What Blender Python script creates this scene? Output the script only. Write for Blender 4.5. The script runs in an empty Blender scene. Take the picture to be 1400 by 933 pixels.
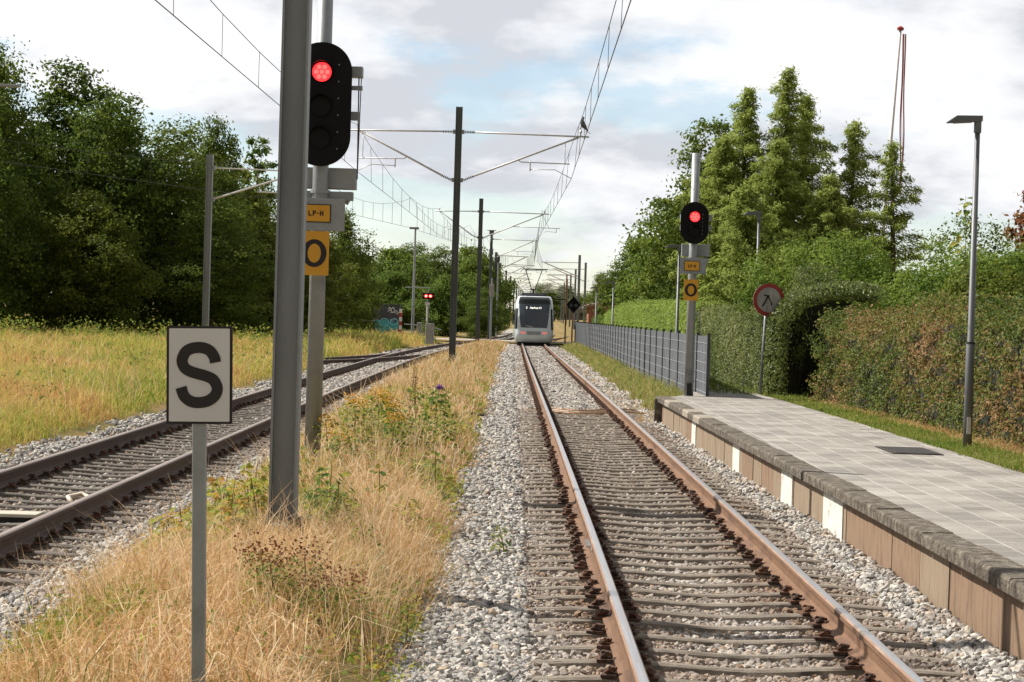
import bpy, math, random
import numpy as np
from mathutils import Vector, Matrix
R = math.radians
C = bpy.context.scene.collection
rs = np.random.RandomState(7)
random.seed(7)

# ------------------------------------------------------------------ materials
def node(nt, t, **kw):
    n = nt.nodes.new(t)
    for k, v in kw.items():
        if k in n.inputs: n.inputs[k].default_value = v
        else: setattr(n, k, v)
    return n

def ramp(nt, cols, lo=0.3, hi=0.7):
    r = nt.nodes.new('ShaderNodeValToRGB')
    e = r.color_ramp.elements
    while len(e) < len(cols): e.new(0.5)
    for i, c in enumerate(cols):
        e[i].position = lo + (hi - lo) * i / max(1, len(cols) - 1)
        e[i].color = (c[0], c[1], c[2], 1)
    return r

def mat(name, cols, rough=0.7, metal=0.0, scale=6.0, bump=0.0, bscale=40.0, stretch=(1, 1, 1), lo=0.3, hi=0.7, spec=0.4, emit=None, coat=0.0, dirt=None, world=False):
    m = bpy.data.materials.new(name); m.use_nodes = True
    nt = m.node_tree; b = nt.nodes['Principled BSDF']
    b.inputs['Roughness'].default_value = rough; b.inputs['Metallic'].default_value = metal
    b.inputs['Specular IOR Level'].default_value = spec
    b.inputs['Coat Weight'].default_value = coat
    if world:
        src = node(nt, 'ShaderNodeNewGeometry').outputs['Position']
    else:
        src = node(nt, 'ShaderNodeTexCoord').outputs['Object']
    mp = node(nt, 'ShaderNodeMapping'); mp.inputs['Scale'].default_value = stretch
    nt.links.new(src, mp.inputs['Vector'])
    if isinstance(cols[0], (int, float)): cols = [cols, tuple(x * 0.8 for x in cols)]
    n = node(nt, 'ShaderNodeTexNoise', Scale=scale, Detail=5.0, Roughness=0.6)
    nt.links.new(mp.outputs[0], n.inputs['Vector'])
    r = ramp(nt, cols, lo, hi); nt.links.new(n.outputs['Fac'], r.inputs['Fac'])
    out = r.outputs['Color']
    if dirt:
        n3 = node(nt, 'ShaderNodeTexNoise', Scale=dirt[1], Detail=8.0, Roughness=0.75)
        nt.links.new(mp.outputs[0], n3.inputs['Vector'])
        rr = ramp(nt, [(0, 0, 0), (1, 1, 1)], dirt[2], dirt[2] + 0.12); nt.links.new(n3.outputs['Fac'], rr.inputs['Fac'])
        mx = node(nt, 'ShaderNodeMix', data_type='RGBA')
        nt.links.new(rr.outputs['Color'], mx.inputs[0]); nt.links.new(out, mx.inputs[6])
        mx.inputs[7].default_value = (*dirt[0], 1); out = mx.outputs[2]
    nt.links.new(out, b.inputs['Base Color'])
    if bump:
        n2 = node(nt, 'ShaderNodeTexNoise', Scale=bscale, Detail=4.0)
        nt.links.new(mp.outputs[0], n2.inputs['Vector'])
        bp = node(nt, 'ShaderNodeBump', Strength=bump, Distance=0.02)
        nt.links.new(n2.outputs['Fac'], bp.inputs['Height']); nt.links.new(bp.outputs[0], b.inputs['Normal'])
    if emit:
        b.inputs['Emission Color'].default_value = (*emit[0], 1); b.inputs['Emission Strength'].default_value = emit[1]
    return m

def leafmat(name, cols, trans=0.35, rough=0.6, spec=0.15, osc=0.2):
    m = bpy.data.materials.new(name); m.use_nodes = True
    nt = m.node_tree; b = nt.nodes['Principled BSDF']; o = nt.nodes['Material Output']
    a = node(nt, 'ShaderNodeAttribute', attribute_name='tint')
    oi = node(nt, 'ShaderNodeObjectInfo')
    mm = node(nt, 'ShaderNodeMath', operation='MULTIPLY_ADD')
    nt.links.new(oi.outputs['Random'], mm.inputs[0]); mm.inputs[1].default_value = osc
    nt.links.new(a.outputs['Fac'], mm.inputs[2])
    r = ramp(nt, cols, 0.0, 1.0); nt.links.new(mm.outputs[0], r.inputs['Fac'])
    nt.links.new(r.outputs['Color'], b.inputs['Base Color'])
    b.inputs['Roughness'].default_value = rough; b.inputs['Specular IOR Level'].default_value = spec
    t = node(nt, 'ShaderNodeBsdfTranslucent'); nt.links.new(r.outputs['Color'], t.inputs['Color'])
    mx = node(nt, 'ShaderNodeMixShader'); mx.inputs[0].default_value = trans
    nt.links.new(b.outputs[0], mx.inputs[1]); nt.links.new(t.outputs[0], mx.inputs[2])
    nt.links.new(mx.outputs[0], o.inputs['Surface'])
    return m

M = {}
M['galv'] = mat('galvanised_steel', [(0.20, 0.215, 0.225), (0.30, 0.315, 0.32), (0.24, 0.255, 0.26)], 0.5, 0.35, 3, 0.08, 60, dirt=((0.36, 0.37, 0.37), 5, 0.6))
M['mast'] = mat('weathered_steel_grey', [(0.2, 0.218, 0.23), (0.30, 0.32, 0.335)], 0.55, 0.25, 2.0, 0.08, 50, stretch=(1, 1, .25), dirt=((0.12, 0.12, 0.12), 4, 0.62))
M['mast_dark'] = mat('dark_mast_steel', [(0.085, 0.095, 0.095), (0.13, 0.142, 0.14)], 0.6, 0.1, 2.0, stretch=(1, 1, .3))
M['alu'] = mat('bright_tube_steel', [(0.62, 0.61, 0.6), (0.5, 0.49, 0.48)], 0.4, 0.15, 6)
M['wire'] = mat('wire_dark', [(0.07, 0.065, 0.06), (0.04, 0.04, 0.04)], 0.5, 0.5)
M['black'] = mat('black_paint', [(0.006, 0.006, 0.007), (0.01, 0.01, 0.011)], 0.6, 0, 4, spec=.12)
M['blackmatt'] = mat('black_matt', [(0.02, 0.02, 0.02), (0.03, 0.03, 0.03)], 0.8)
M['poster'] = mat('letter_black', [(0.016, 0.012, 0.012), (0.02, 0.015, 0.015)], 0.6)
M['yellow'] = mat('yellow_enamel', [(0.66, 0.33, 0.02), (0.60, 0.29, 0.02)], 0.4, 0, 5, dirt=((0.42, 0.22, 0.03), 14, 0.68))
M['white'] = mat('white_enamel', [(0.62, 0.61, 0.60), (0.56, 0.55, 0.535)], 0.5, 0, 3, dirt=((0.5, 0.47, 0.43), 12, 0.7))
M['red'] = mat('red_paint', [(0.36, 0.035, 0.03), (0.28, 0.04, 0.035)], 0.5, 0, 5)
M['redlamp'] = mat('lit_red_lens', [(0.8, 0.02, 0.02), (0.7, 0.02, 0.02)], 0.4, emit=((1.0, 0.02, 0.025), 2.1))
M['redcore'] = mat('lit_red_core', [(0.9, 0.1, 0.1), (0.9, 0.1, 0.1)], 0.4, emit=((1.0, 0.07, 0.06), 2.2))
M['hotlamp'] = mat('lit_orange_core', [(0.9, 0.3, 0.2), (0.9, 0.3, 0.2)], 0.4, emit=((1.0, 0.45, 0.25), 5.0))
M['lens'] = mat('dark_lens', [(0.004, 0.004, 0.004), (0.006, 0.006, 0.006)], 0.4, 0, 4, spec=.15)
M['rust'] = mat('rusty_rail_side', [(0.135, 0.074, 0.043), (0.195, 0.108, 0.06), (0.09, 0.05, 0.034)], 0.75, 0.1, 4, 0.3, 60, stretch=(1, .25, 1), world=True, dirt=((0.14, 0.065, 0.045), 7, 0.6))
M['head'] = mat('polished_rail_head', [(0.52, 0.52, 0.54), (0.42, 0.40, 0.40), (0.56, 0.52, 0.48)], 0.32, 0.85, 6, 0.05, 60, stretch=(6, .12, 1), world=True)
M['headedge'] = mat('rail_head_gauge_corner', [(0.36, 0.22, 0.14), (0.28, 0.16, 0.1), (0.42, 0.3, 0.21)], 0.45, 0.4, 6, 0, 60, stretch=(1, .2, 1), world=True)
M['rustdark'] = mat('dark_rail_side', [(0.075, 0.05, 0.042), (0.11, 0.075, 0.06)], 0.8, 0.1, 4, 0.3, 60, stretch=(1, .3, 1), world=True)
M['headdull'] = mat('dull_rail_head', [(0.26, 0.2, 0.165), (0.34, 0.28, 0.235)], 0.5, 0.5, 6, 0, 60, stretch=(1, .2, 1), world=True)
M['clip'] = mat('rusty_clip', [(0.06, 0.032, 0.022), (0.15, 0.075, 0.045), (0.04, 0.027, 0.022), (0.2, 0.12, 0.08)], 0.9, 0, 9, 0.4, 60, world=True)
M['sleeper'] = mat('weathered_sleeper', [(0.09, 0.07, 0.055), (0.19, 0.155, 0.12), (0.26, 0.22, 0.175), (0.06, 0.048, 0.04)], 0.85, 0, 5, 0.5, 70, stretch=(.7, 3, 1), world=True, dirt=((0.22, 0.12, 0.075), 3, 0.62))
M['sleeper2'] = mat('weathered_sleeper_grey', [(0.08, 0.066, 0.055), (0.17, 0.145, 0.12), (0.05, 0.042, 0.036)], 0.85, 0, 5, 0.5, 70, stretch=(.7, 3, 1), world=True)
M['coping'] = mat('mossy_coping', [(0.055, 0.042, 0.03), (0.12, 0.1, 0.075), (0.22, 0.19, 0.15)], 0.95, 0, 11, 1.0, 45, dirt=((0.045, 0.036, 0.026), 5, 0.54), world=True, lo=.35, hi=.68)
M['copingpale'] = mat('bare_coping', [(0.34, 0.30, 0.24), (0.24, 0.2, 0.16)], 0.9, 0, 3.5, 0.7, 45, dirt=((0.12, 0.09, 0.07), 6, 0.6), world=True)
M['wallbrown'] = mat('stained_concrete_panel', [(0.17, 0.125, 0.083), (0.27, 0.205, 0.14), (0.21, 0.15, 0.095)], 0.9, 0, 2.5, 0.3, 40, stretch=(1, 2.5, .5), world=True, dirt=((0.30, 0.13, 0.06), 4, 0.62))
M['wallbrown2'] = mat('rust_stained_panel', [(0.15, 0.1, 0.062), (0.25, 0.165, 0.105), (0.15, 0.095, 0.06)], 0.9, 0, 3.5, 0.3, 40, stretch=(1, 2.5, .4), world=True, dirt=((0.12, 0.07, 0.045), 5, 0.55))
M['wallwhite'] = mat('white_painted_panel', [(0.66, 0.64, 0.58), (0.58, 0.55, 0.49)], 0.85, 0, 3, 0.2, 40, world=True, dirt=((0.32, 0.26, 0.19), 5, 0.56))
M['fence'] = mat('fence_grey', [(0.085, 0.093, 0.108), (0.125, 0.135, 0.15)], 0.6, 0.1, 1.5, dirt=((0.15, 0.16, 0.17), 4, 0.6))
M['fencepost'] = mat('fence_post_dark', [(0.045, 0.048, 0.056), (0.075, 0.08, 0.088)], 0.5, 0.1, 2)
M['fencewire'] = mat('fence_wire_pale', [(0.36, 0.37, 0.38), (0.28, 0.29, 0.3)], 0.5, 0.2)
M['lamp'] = mat('lamp_grey', [(0.12, 0.125, 0.13), (0.165, 0.17, 0.178)], 0.5, 0.3, 2, stretch=(1, 1, .3), dirt=((0.22, 0.22, 0.225), 5, 0.62))
M['tramwhite'] = mat('tram_pale_paint', [(0.60, 0.67, 0.69), (0.56, 0.63, 0.65)], 0.25, 0, 1, coat=0.4)
M['tramdark'] = mat('tram_dark', [(0.03, 0.032, 0.035), (0.045, 0.045, 0.05)], 0.5)
M['glass'] = mat('tram_glass', [(0.035, 0.045, 0.058), (0.05, 0.06, 0.075)], 0.12, 0, 0.6, spec=0.7)
M['tramblack'] = mat('tram_black_glass', [(0.012, 0.014, 0.015), (0.02, 0.02, 0.02)], 0.15, 0, 1)
M['tramreflect'] = mat('tram_side_reflection', [(0.25, 0.3, 0.12), (0.2, 0.26, 0.1)], 0.35)  # green-yellow reflection on the tram side, put into the colour
M['led'] = mat('led_white', [(0.8, 0.8, 0.75), (0.8, 0.8, 0.75)], 0.5, emit=((1, .97, .85), 0.9))
M['lampred'] = mat('tram_lamp_glow', [(0.5, 0.2, 0.2), (0.5, 0.15, 0.15)], 0.3, emit=((1, .25, .2), 0.35))
M['trunk'] = mat('bark', [(0.06, 0.045, 0.035), (0.12, 0.095, 0.075)], 0.95, 0, 8, 0.6, 20, stretch=(1, 1, .2))
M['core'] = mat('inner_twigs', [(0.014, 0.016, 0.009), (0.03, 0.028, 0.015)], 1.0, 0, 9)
M['concrete'] = mat('stained_concrete', [(0.42, 0.40, 0.37), (0.30, 0.28, 0.26), (0.5, 0.48, 0.45)], 0.9, 0, 4, 0.3, 30, stretch=(1, 1, .3))
M['teal'] = mat('teal_spray', [(0.03, 0.25, 0.30), (0.05, 0.32, 0.35)], 0.6)
M['cyan'] = mat('cyan_spray', [(0.14, 0.42, 0.5), (0.22, 0.5, 0.58)], 0.6)
M['hutdark'] = mat('hut_dark', [(0.035, 0.042, 0.06), (0.05, 0.055, 0.07)], 0.6, 0, 2)
M['cablewhite'] = mat('pale_cable', [(0.62, 0.55, 0.45), (0.5, 0.38, 0.27)], 0.6, 0, 6)
M['cablerust'] = mat('rusty_cable', [(0.42, 0.2, 0.09), (0.5, 0.32, 0.18)], 0.6, 0, 6)
M['balise'] = mat('balise_plastic', [(0.50, 0.46, 0.36), (0.42, 0.39, 0.31)], 0.6, 0, 5, dirt=((0.2, 0.15, 0.1), 9, 0.62))
M['brickred'] = mat('brick_red', [(0.30, 0.13, 0.08), (0.24, 0.1, 0.065)], 0.9, 0, 6)
M['rooftile'] = mat('old_roof', [(0.28, 0.22, 0.17), (0.2, 0.155, 0.12)], 0.9, 0, 6, world=True)
M['tan'] = mat('tan_render', [(0.5, 0.36, 0.22), (0.44, 0.31, 0.19)], 0.9)
M['flagred'] = mat('flag_red', [(0.36, 0.02, 0.035), (0.3, 0.02, 0.03)], 0.8)
M['flagwhite'] = mat('flag_white', [(0.7, 0.68, 0.66), (0.6, 0.58, 0.56)], 0.8)
M['feather'] = mat('pigeon_grey', [(0.05, 0.05, 0.055), (0.12, 0.12, 0.13)], 0.8, 0, 30)
M['grate'] = mat('cast_iron', [(0.16, 0.155, 0.145), (0.22, 0.21, 0.2)], 0.7, 0.3)
M['gap'] = mat('joint_dark', [(0.03, 0.025, 0.02), (0.05, 0.04, 0.03)], 0.95)

# leaves
G = {}
G['dark'] = leafmat('leaves_dark_broadleaf', [(0.035, 0.062, 0.011), (0.08, 0.125, 0.02), (0.145, 0.195, 0.03), (0.25, 0.28, 0.055)], 0.48)
G['olive'] = leafmat('leaves_olive', [(0.05, 0.078, 0.011), (0.10, 0.135, 0.018), (0.17, 0.19, 0.028), (0.26, 0.25, 0.045)], 0.45)
G['mid'] = leafmat('leaves_mid_green', [(0.045, 0.085, 0.014), (0.10, 0.16, 0.025), (0.17, 0.235, 0.038), (0.25, 0.3, 0.06)], 0.45)
G['feather'] = leafmat('needles_feathery', [(0.14, 0.19, 0.04), (0.25, 0.31, 0.068), (0.34, 0.40, 0.10), (0.44, 0.48, 0.15)], 0.52)
G['hedge'] = leafmat('leaves_clipped_hedge', [(0.05, 0.08, 0.02), (0.115, 0.155, 0.04), (0.2, 0.235, 0.065), (0.3, 0.31, 0.12)], 0.4, 0.45, 0.3)
G['brown'] = leafmat('leaves_browning_hedge', [(0.045, 0.08, 0.014), (0.11, 0.155, 0.03), (0.21, 0.215, 0.055), (0.27, 0.155, 0.07), (0.42, 0.26, 0.13)], 0.4, 0.55, 0.2)
G['lime'] = leafmat('leaves_sunny_hedge', [(0.17, 0.25, 0.045), (0.25, 0.34, 0.065), (0.33, 0.41, 0.10)], 0.45)
G['bush'] = leafmat('leaves_bush', [(0.04, 0.08, 0.011), (0.10, 0.165, 0.024), (0.175, 0.25, 0.038), (0.27, 0.34, 0.07)], 0.45)
G['dry'] = leafmat('dry_grass', [(0.2, 0.25, 0.05), (0.48, 0.34, 0.12), (0.6, 0.35, 0.16), (0.76, 0.53, 0.29), (0.88, 0.74, 0.52)], 0.35, 0.6, 0.2, 0)
G['meadow'] = leafmat('meadow_grass', [(0.17, 0.25, 0.035), (0.33, 0.37, 0.065), (0.54, 0.47, 0.12), (0.64, 0.44, 0.17), (0.52, 0.26, 0.11)], 0.42, 0.6, 0.2, 0)
G['green'] = leafmat('fresh_grass', [(0.10, 0.16, 0.025), (0.18, 0.25, 0.04), (0.3, 0.32, 0.08), (0.44, 0.35, 0.15)], 0.4, 0.6, 0.2, 0)
G['weed'] = leafmat('weed_leaves', [(0.05, 0.1, 0.02), (0.1, 0.17, 0.035), (0.22, 0.28, 0.05), (0.38, 0.33, 0.06)], 0.4)
G['maple'] = leafmat('seedling_leaves', [(0.10, 0.2, 0.035), (0.24, 0.3, 0.05), (0.38, 0.36, 0.06), (0.46, 0.26, 0.06)], 0.45)
G['flower'] = leafmat('yellow_flowers', [(0.5, 0.32, 0.03), (0.55, 0.36, 0.05), (0.5, 0.22, 0.03)], 0.3)
G['brownflower'] = leafmat('faded_brown_flowers', [(0.10, 0.035, 0.018), (0.17, 0.06, 0.025), (0.24, 0.09, 0.035)], 0.2)
G['purple'] = leafmat('purple_flowers', [(0.20, 0.07, 0.30), (0.3, 0.11, 0.42)], 0.3)
G['rustleaf'] = leafmat('rust_leaves', [(0.14, 0.05, 0.02), (0.24, 0.1, 0.035), (0.12, 0.12, 0.03)], 0.3)
G['stone'] = None

def stonemat():
    m = bpy.data.materials.new('ballast_stone'); m.use_nodes = True
    nt = m.node_tree; b = nt.nodes['Principled BSDF']
    b.inputs['Roughness'].default_value = 0.85; b.inputs['Specular IOR Level'].default_value = 0.3
    a = node(nt, 'ShaderNodeAttribute', attribute_name='tint')
    r = ramp(nt, [(0.13, 0.125, 0.12), (0.29, 0.275, 0.255), (0.43, 0.405, 0.37), (0.58, 0.55, 0.50), (0.50, 0.39, 0.27)], 0, 1)
    nt.links.new(a.outputs['Fac'], r.inputs['Fac'])
    a2 = node(nt, 'ShaderNodeAttribute', attribute_name='rusty')
    mx = node(nt, 'ShaderNodeMix', data_type='RGBA')
    nt.links.new(a2.outputs['Fac'], mx.inputs[0]); nt.links.new(r.outputs['Color'], mx.inputs[6]); mx.inputs[7].default_value = (0.22, 0.135, 0.08, 1)
    tc = node(nt, 'ShaderNodeNewGeometry')
    n = node(nt, 'ShaderNodeTexNoise', Scale=55.0, Detail=3.0)
    nt.links.new(tc.outputs['Position'], n.inputs['Vector'])
    m2 = node(nt, 'ShaderNodeMix', data_type='RGBA', blend_type='MULTIPLY'); m2.inputs[0].default_value = 0.6
    rr = ramp(nt, [(0.55, 0.55, 0.55), (1, 1, 1)], .35, .6); nt.links.new(n.outputs['Fac'], rr.inputs['Fac'])
    nt.links.new(mx.outputs[2], m2.inputs[6]); nt.links.new(rr.outputs['Color'], m2.inputs[7])
    nt.links.new(m2.outputs[2], b.inputs['Base Color'])
    return m
M['stone'] = stonemat()

def bedmat():
    m = bpy.data.materials.new('ballast_bed'); m.use_nodes = True
    nt = m.node_tree; b = nt.nodes['Principled BSDF']; b.inputs['Roughness'].default_value = 0.9
    g = node(nt, 'ShaderNodeNewGeometry')
    v = node(nt, 'ShaderNodeTexVoronoi', Scale=20.0); nt.links.new(g.outputs['Position'], v.inputs['Vector'])
    s = node(nt, 'ShaderNodeSeparateColor'); nt.links.new(v.outputs['Color'], s.inputs[0])
    r = ramp(nt, [(0.13, 0.12, 0.11), (0.30, 0.285, 0.265), (0.42, 0.40, 0.37), (0.58, 0.56, 0.52), (0.42, 0.31, 0.2)], 0, 1)
    nt.links.new(s.outputs[0], r.inputs['Fac'])
    n = node(nt, 'ShaderNodeTexNoise', Scale=0.7, Detail=5.0); nt.links.new(g.outputs['Position'], n.inputs['Vector'])
    rr = ramp(nt, [(0, 0, 0), (0.75, 0.75, 0.75)], .5, .66); nt.links.new(n.outputs['Fac'], rr.inputs['Fac'])
    mx = node(nt, 'ShaderNodeMix', data_type='RGBA'); nt.links.new(rr.outputs['Color'], mx.inputs[0])
    nt.links.new(r.outputs['Color'], mx.inputs[6]); mx.inputs[7].default_value = (0.30, 0.2, 0.12, 1)
    nt.links.new(mx.outputs[2], b.inputs['Base Color'])
    bp = node(nt, 'ShaderNodeBump', Strength=1.0, Distance=0.05); bp.invert = True
    nt.links.new(v.outputs['Distance'], bp.inputs['Height']); nt.links.new(bp.outputs[0], b.inputs['Normal'])
    return m
M['bed'] = bedmat()

def groundmat():
    m = bpy.data.materials.new('ground_soil'); m.use_nodes = True
    nt = m.node_tree; b = nt.nodes['Principled BSDF']; b.inputs['Roughness'].default_value = 1.0; b.inputs['Specular IOR Level'].default_value = 0.1
    g = node(nt, 'ShaderNodeNewGeometry')
    n = node(nt, 'ShaderNodeTexNoise', Scale=0.35, Detail=6.0, Roughness=0.7); nt.links.new(g.outputs['Position'], n.inputs['Vector'])
    r = ramp(nt, [(0.13, 0.15, 0.045), (0.26, 0.22, 0.085), (0.36, 0.25, 0.12), (0.28, 0.18, 0.09)], .35, .65); nt.links.new(n.outputs['Fac'], r.inputs['Fac'])
    n2 = node(nt, 'ShaderNodeTexNoise', Scale=14.0, Detail=5.0, Roughness=0.8); nt.links.new(g.outputs['Position'], n2.inputs['Vector'])
    r2 = ramp(nt, [(0.35, 0.33, 0.3), (1.15, 1.1, 1.0)], .35, .65); nt.links.new(n2.outputs['Fac'], r2.inputs['Fac'])
    mx = node(nt, 'ShaderNodeMix', data_type='RGBA', blend_type='MULTIPLY'); mx.inputs[0].default_value = 0.8
    nt.links.new(r.outputs['Color'], mx.inputs[6]); nt.links.new(r2.outputs['Color'], mx.inputs[7])
    nt.links.new(mx.outputs[2], b.inputs['Base Color'])
    bp = node(nt, 'ShaderNodeBump', Strength=0.8, Distance=0.06)
    nt.links.new(n2.outputs['Fac'], bp.inputs['Height']); nt.links.new(bp.outputs[0], b.inputs['Normal'])
    return m
M['ground'] = groundmat()

def pavemat():
    m = bpy.data.materials.new('platform_slabs'); m.use_nodes = True
    nt = m.node_tree; b = nt.nodes['Principled BSDF']; b.inputs['Roughness'].default_value = 0.8
    g = node(nt, 'ShaderNodeNewGeometry')
    sp = node(nt, 'ShaderNodeSeparateXYZ'); nt.links.new(g.outputs['Position'], sp.inputs[0])
    cb = node(nt, 'ShaderNodeCombineXYZ'); nt.links.new(sp.outputs['Y'], cb.inputs['X']); nt.links.new(sp.outputs['X'], cb.inputs['Y'])
    br = node(nt, 'ShaderNodeTexBrick'); nt.links.new(cb.outputs[0], br.inputs['Vector'])
    for k, v in (('Scale', 1.0), ('Mortar Size', 0.012), ('Mortar Smooth', 0.3), ('Brick Width', 0.42), ('Row Height', 0.30), ('Bias', 0.0)): br.inputs[k].default_value = v
    br.offset = 0.5
    br.inputs['Color1'].default_value = (0.225, 0.208, 0.186, 1); br.inputs['Color2'].default_value = (0.33, 0.307, 0.278, 1); br.inputs['Mortar'].default_value = (0.42, 0.40, 0.37, 1)
    n = node(nt, 'ShaderNodeTexNoise', Scale=1.1, Detail=7.0, Roughness=0.7); nt.links.new(g.outputs['Position'], n.inputs['Vector'])
    rr = ramp(nt, [(0.72, 0.70, 0.68), (1.12, 1.1, 1.06)], .38, .62); nt.links.new(n.outputs['Fac'], rr.inputs['Fac'])
    n4 = node(nt, 'ShaderNodeTexNoise', Scale=60.0, Detail=3.0); nt.links.new(g.outputs['Position'], n4.inputs['Vector'])
    r4 = ramp(nt, [(0.8, 0.8, 0.8), (1.1, 1.1, 1.1)], .35, .65); nt.links.new(n4.outputs['Fac'], r4.inputs['Fac'])
    mx = node(nt, 'ShaderNodeMix', data_type='RGBA', blend_type='MULTIPLY'); mx.inputs[0].default_value = 1
    nt.links.new(br.outputs['Color'], mx.inputs[6]); nt.links.new(rr.outputs['Color'], mx.inputs[7])
    m2 = node(nt, 'ShaderNodeMix', data_type='RGBA', blend_type='MULTIPLY'); m2.inputs[0].default_value = 1
    nt.links.new(mx.outputs[2], m2.inputs[6]); nt.links.new(r4.outputs['Color'], m2.inputs[7])
    nt.links.new(m2.outputs[2], b.inputs['Base Color'])
    bp = node(nt, 'ShaderNodeBump', Strength=0.5, Distance=0.008); bp.invert = True
    nt.links.new(br.outputs['Fac'], bp.inputs['Height']); nt.links.new(bp.outputs[0], b.inputs['Normal'])
    return m
M['pave'] = pavemat()
M['road'] = mat('road_asphalt', [(0.30, 0.28, 0.25), (0.38, 0.35, 0.31)], 0.9, 0, 1.0, world=True)

# ------------------------------------------------------------------ mesh helpers
class MB:
    def __init__(s): s.v = []; s.f = []; s.m = []
    def add(s, vs, fs, mi=0):
        o = len(s.v); s.v += [tuple(v) for v in vs]; s.f += [tuple(i + o for i in f) for f in fs]; s.m += [mi] * len(fs); return s
    def box(s, c, d, rot=None, mi=0):
        x, y, z = d[0] / 2, d[1] / 2, d[2] / 2
        vs = [Vector((a * x, b * y, e * z)) for a in (-1, 1) for b in (-1, 1) for e in (-1, 1)]
        if rot: 
            mt = Matrix.Rotation(rot[2], 3, 'Z') @ Matrix.Rotation(rot[1], 3, 'Y') @ Matrix.Rotation(rot[0], 3, 'X'); vs = [mt @ v for v in vs]
        vs = [(v.x + c[0], v.y + c[1], v.z + c[2]) for v in vs]
        return s.add(vs, [(0, 1, 3, 2), (4, 6, 7, 5), (0, 4, 5, 1), (2, 3, 7, 6), (0, 2, 6, 4), (1, 5, 7, 3)], mi)
    def tube(s, pts, r, n=8, mi=0, cap=True):
        pts = [Vector(p) for p in pts]; k = len(pts)
        rr = r if isinstance(r, (list, tuple)) else [r] * k
        vs = []; fs = []
        ref = Vector((0, 0, 1))
        for i, p in enumerate(pts):
            t = (pts[min(i + 1, k - 1)] - pts[max(i - 1, 0)]).normalized()
            up = ref if abs(t.dot(ref)) < 0.95 else Vector((1, 0, 0))
            a = t.cross(up).normalized(); b = t.cross(a).normalized()
            for j in range(n):
                an = 2 * math.pi * j / n
                vs.append(p + (a * math.cos(an) + b * math.sin(an)) * rr[i])
        for i in range(k - 1):
            for j in range(n):
                fs.append((i * n + j, i * n + (j + 1) % n, (i + 1) * n + (j + 1) % n, (i + 1) * n + j))
        if cap: fs.append(tuple(range(n))[::-1]); fs.append(tuple((k - 1) * n + j for j in range(n)))
        return s.add(vs, fs, mi)
    def prism(s, poly, y0, y1, mi=0):          # polygon in XZ, extruded in Y
        n = len(poly)
        vs = [(p[0], y0, p[1]) for p in poly] + [(p[0], y1, p[1]) for p in poly]
        fs = [tuple(range(n)), tuple(range(2 * n - 1, n - 1, -1))] + [(i, n + i, n + (i + 1) % n, (i + 1) % n) for i in range(n)]
        return s.add(vs, fs, mi)
    def build(s, name, mats, parent=None, smooth=False, bevel=0.0, loc=None):
        me = bpy.data.meshes.new(name); me.from_pydata(s.v, [], s.f)
        if not isinstance(mats, (list, tuple)): mats = [mats]
        for m in mats: me.materials.append(m)
        me.polygons.foreach_set('material_index', s.m)
        if smooth: me.shade_smooth() if hasattr(me, 'shade_smooth') else None
        me.validate(); me.update()
        o = bpy.data.objects.new(name, me); C.objects.link(o)
        if parent: o.parent = parent
        if loc: o.location = loc
        if bevel:
            b = o.modifiers.new('bevel', 'BEVEL'); b.width = bevel; b.segments = 2; b.limit_method = 'ANGLE'; b.angle_limit = R(40)
        return o

def npmesh(name, v, f, mat_, parent=None, attrs=None, smooth=False):
    me = bpy.data.meshes.new(name); k = f.shape[1]
    me.vertices.add(len(v)); me.vertices.foreach_set('co', v.astype(np.float32).ravel())
    me.loops.add(f.size); me.loops.foreach_set('vertex_index', f.astype(np.int32).ravel())
    me.polygons.add(len(f)); me.polygons.foreach_set('loop_start', np.arange(0, f.size, k, dtype=np.int32))
    me.polygons.foreach_set('use_smooth', np.full(len(f), smooth))
    me.update(calc_edges=True)
    for n, a in (attrs or {}).items():
        at = me.attributes.new(n, 'FLOAT', 'POINT'); at.data.foreach_set('value', a.astype(np.float32))
    me.materials.append(mat_)
    o = bpy.data.objects.new(name, me); C.objects.link(o)
    if parent: o.parent = parent
    return o

def thing(name, label, cat, loc=(0, 0, 0), rz=0, group=None):
    o = bpy.data.objects.new(name, None); C.objects.link(o); o.location = loc; o.rotation_euler = (0, 0, rz)
    o.empty_display_size = 0.2
    o['label'] = label; o['category'] = cat
    if group: o['group'] = group
    return o
def tag(o, label, cat, group=None):
    o['label'] = label; o['category'] = cat
    if group: o['group'] = group
    return o
def struct(o): o['kind'] = 'structure'; return o
def stuff(o, label, cat): o['kind'] = 'stuff'; o['label'] = label; o['category'] = cat; return o
def children(o): return [c for c in bpy.data.objects if c.parent == o]
def copy_tree(o, parent=None):
    c = o.copy(); C.objects.link(c); c.parent = parent
    for ch in children(o): copy_tree(ch, c)
    return c

def interp(x, kn):
    return np.interp(x, [k[0] for k in kn], [k[1] for k in kn])
def smooth(kn):                                     # cubic through knots
    xs = np.array([k[0] for k in kn], float); ys = np.array([k[1] for k in kn], float)
    d = np.gradient(ys, xs)
    def f(x):
        x = np.asarray(x, float); i = np.clip(np.searchsorted(xs, x) - 1, 0, len(xs) - 2)
        h = xs[i + 1] - xs[i]; t = np.clip((x - xs[i]) / h, 0, 1)
        return (2*t**3-3*t**2+1)*ys[i] + (t**3-2*t**2+t)*h*d[i] + (-2*t**3+3*t**2)*ys[i+1] + (t**3-t**2)*h*d[i+1]
    return f

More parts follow.
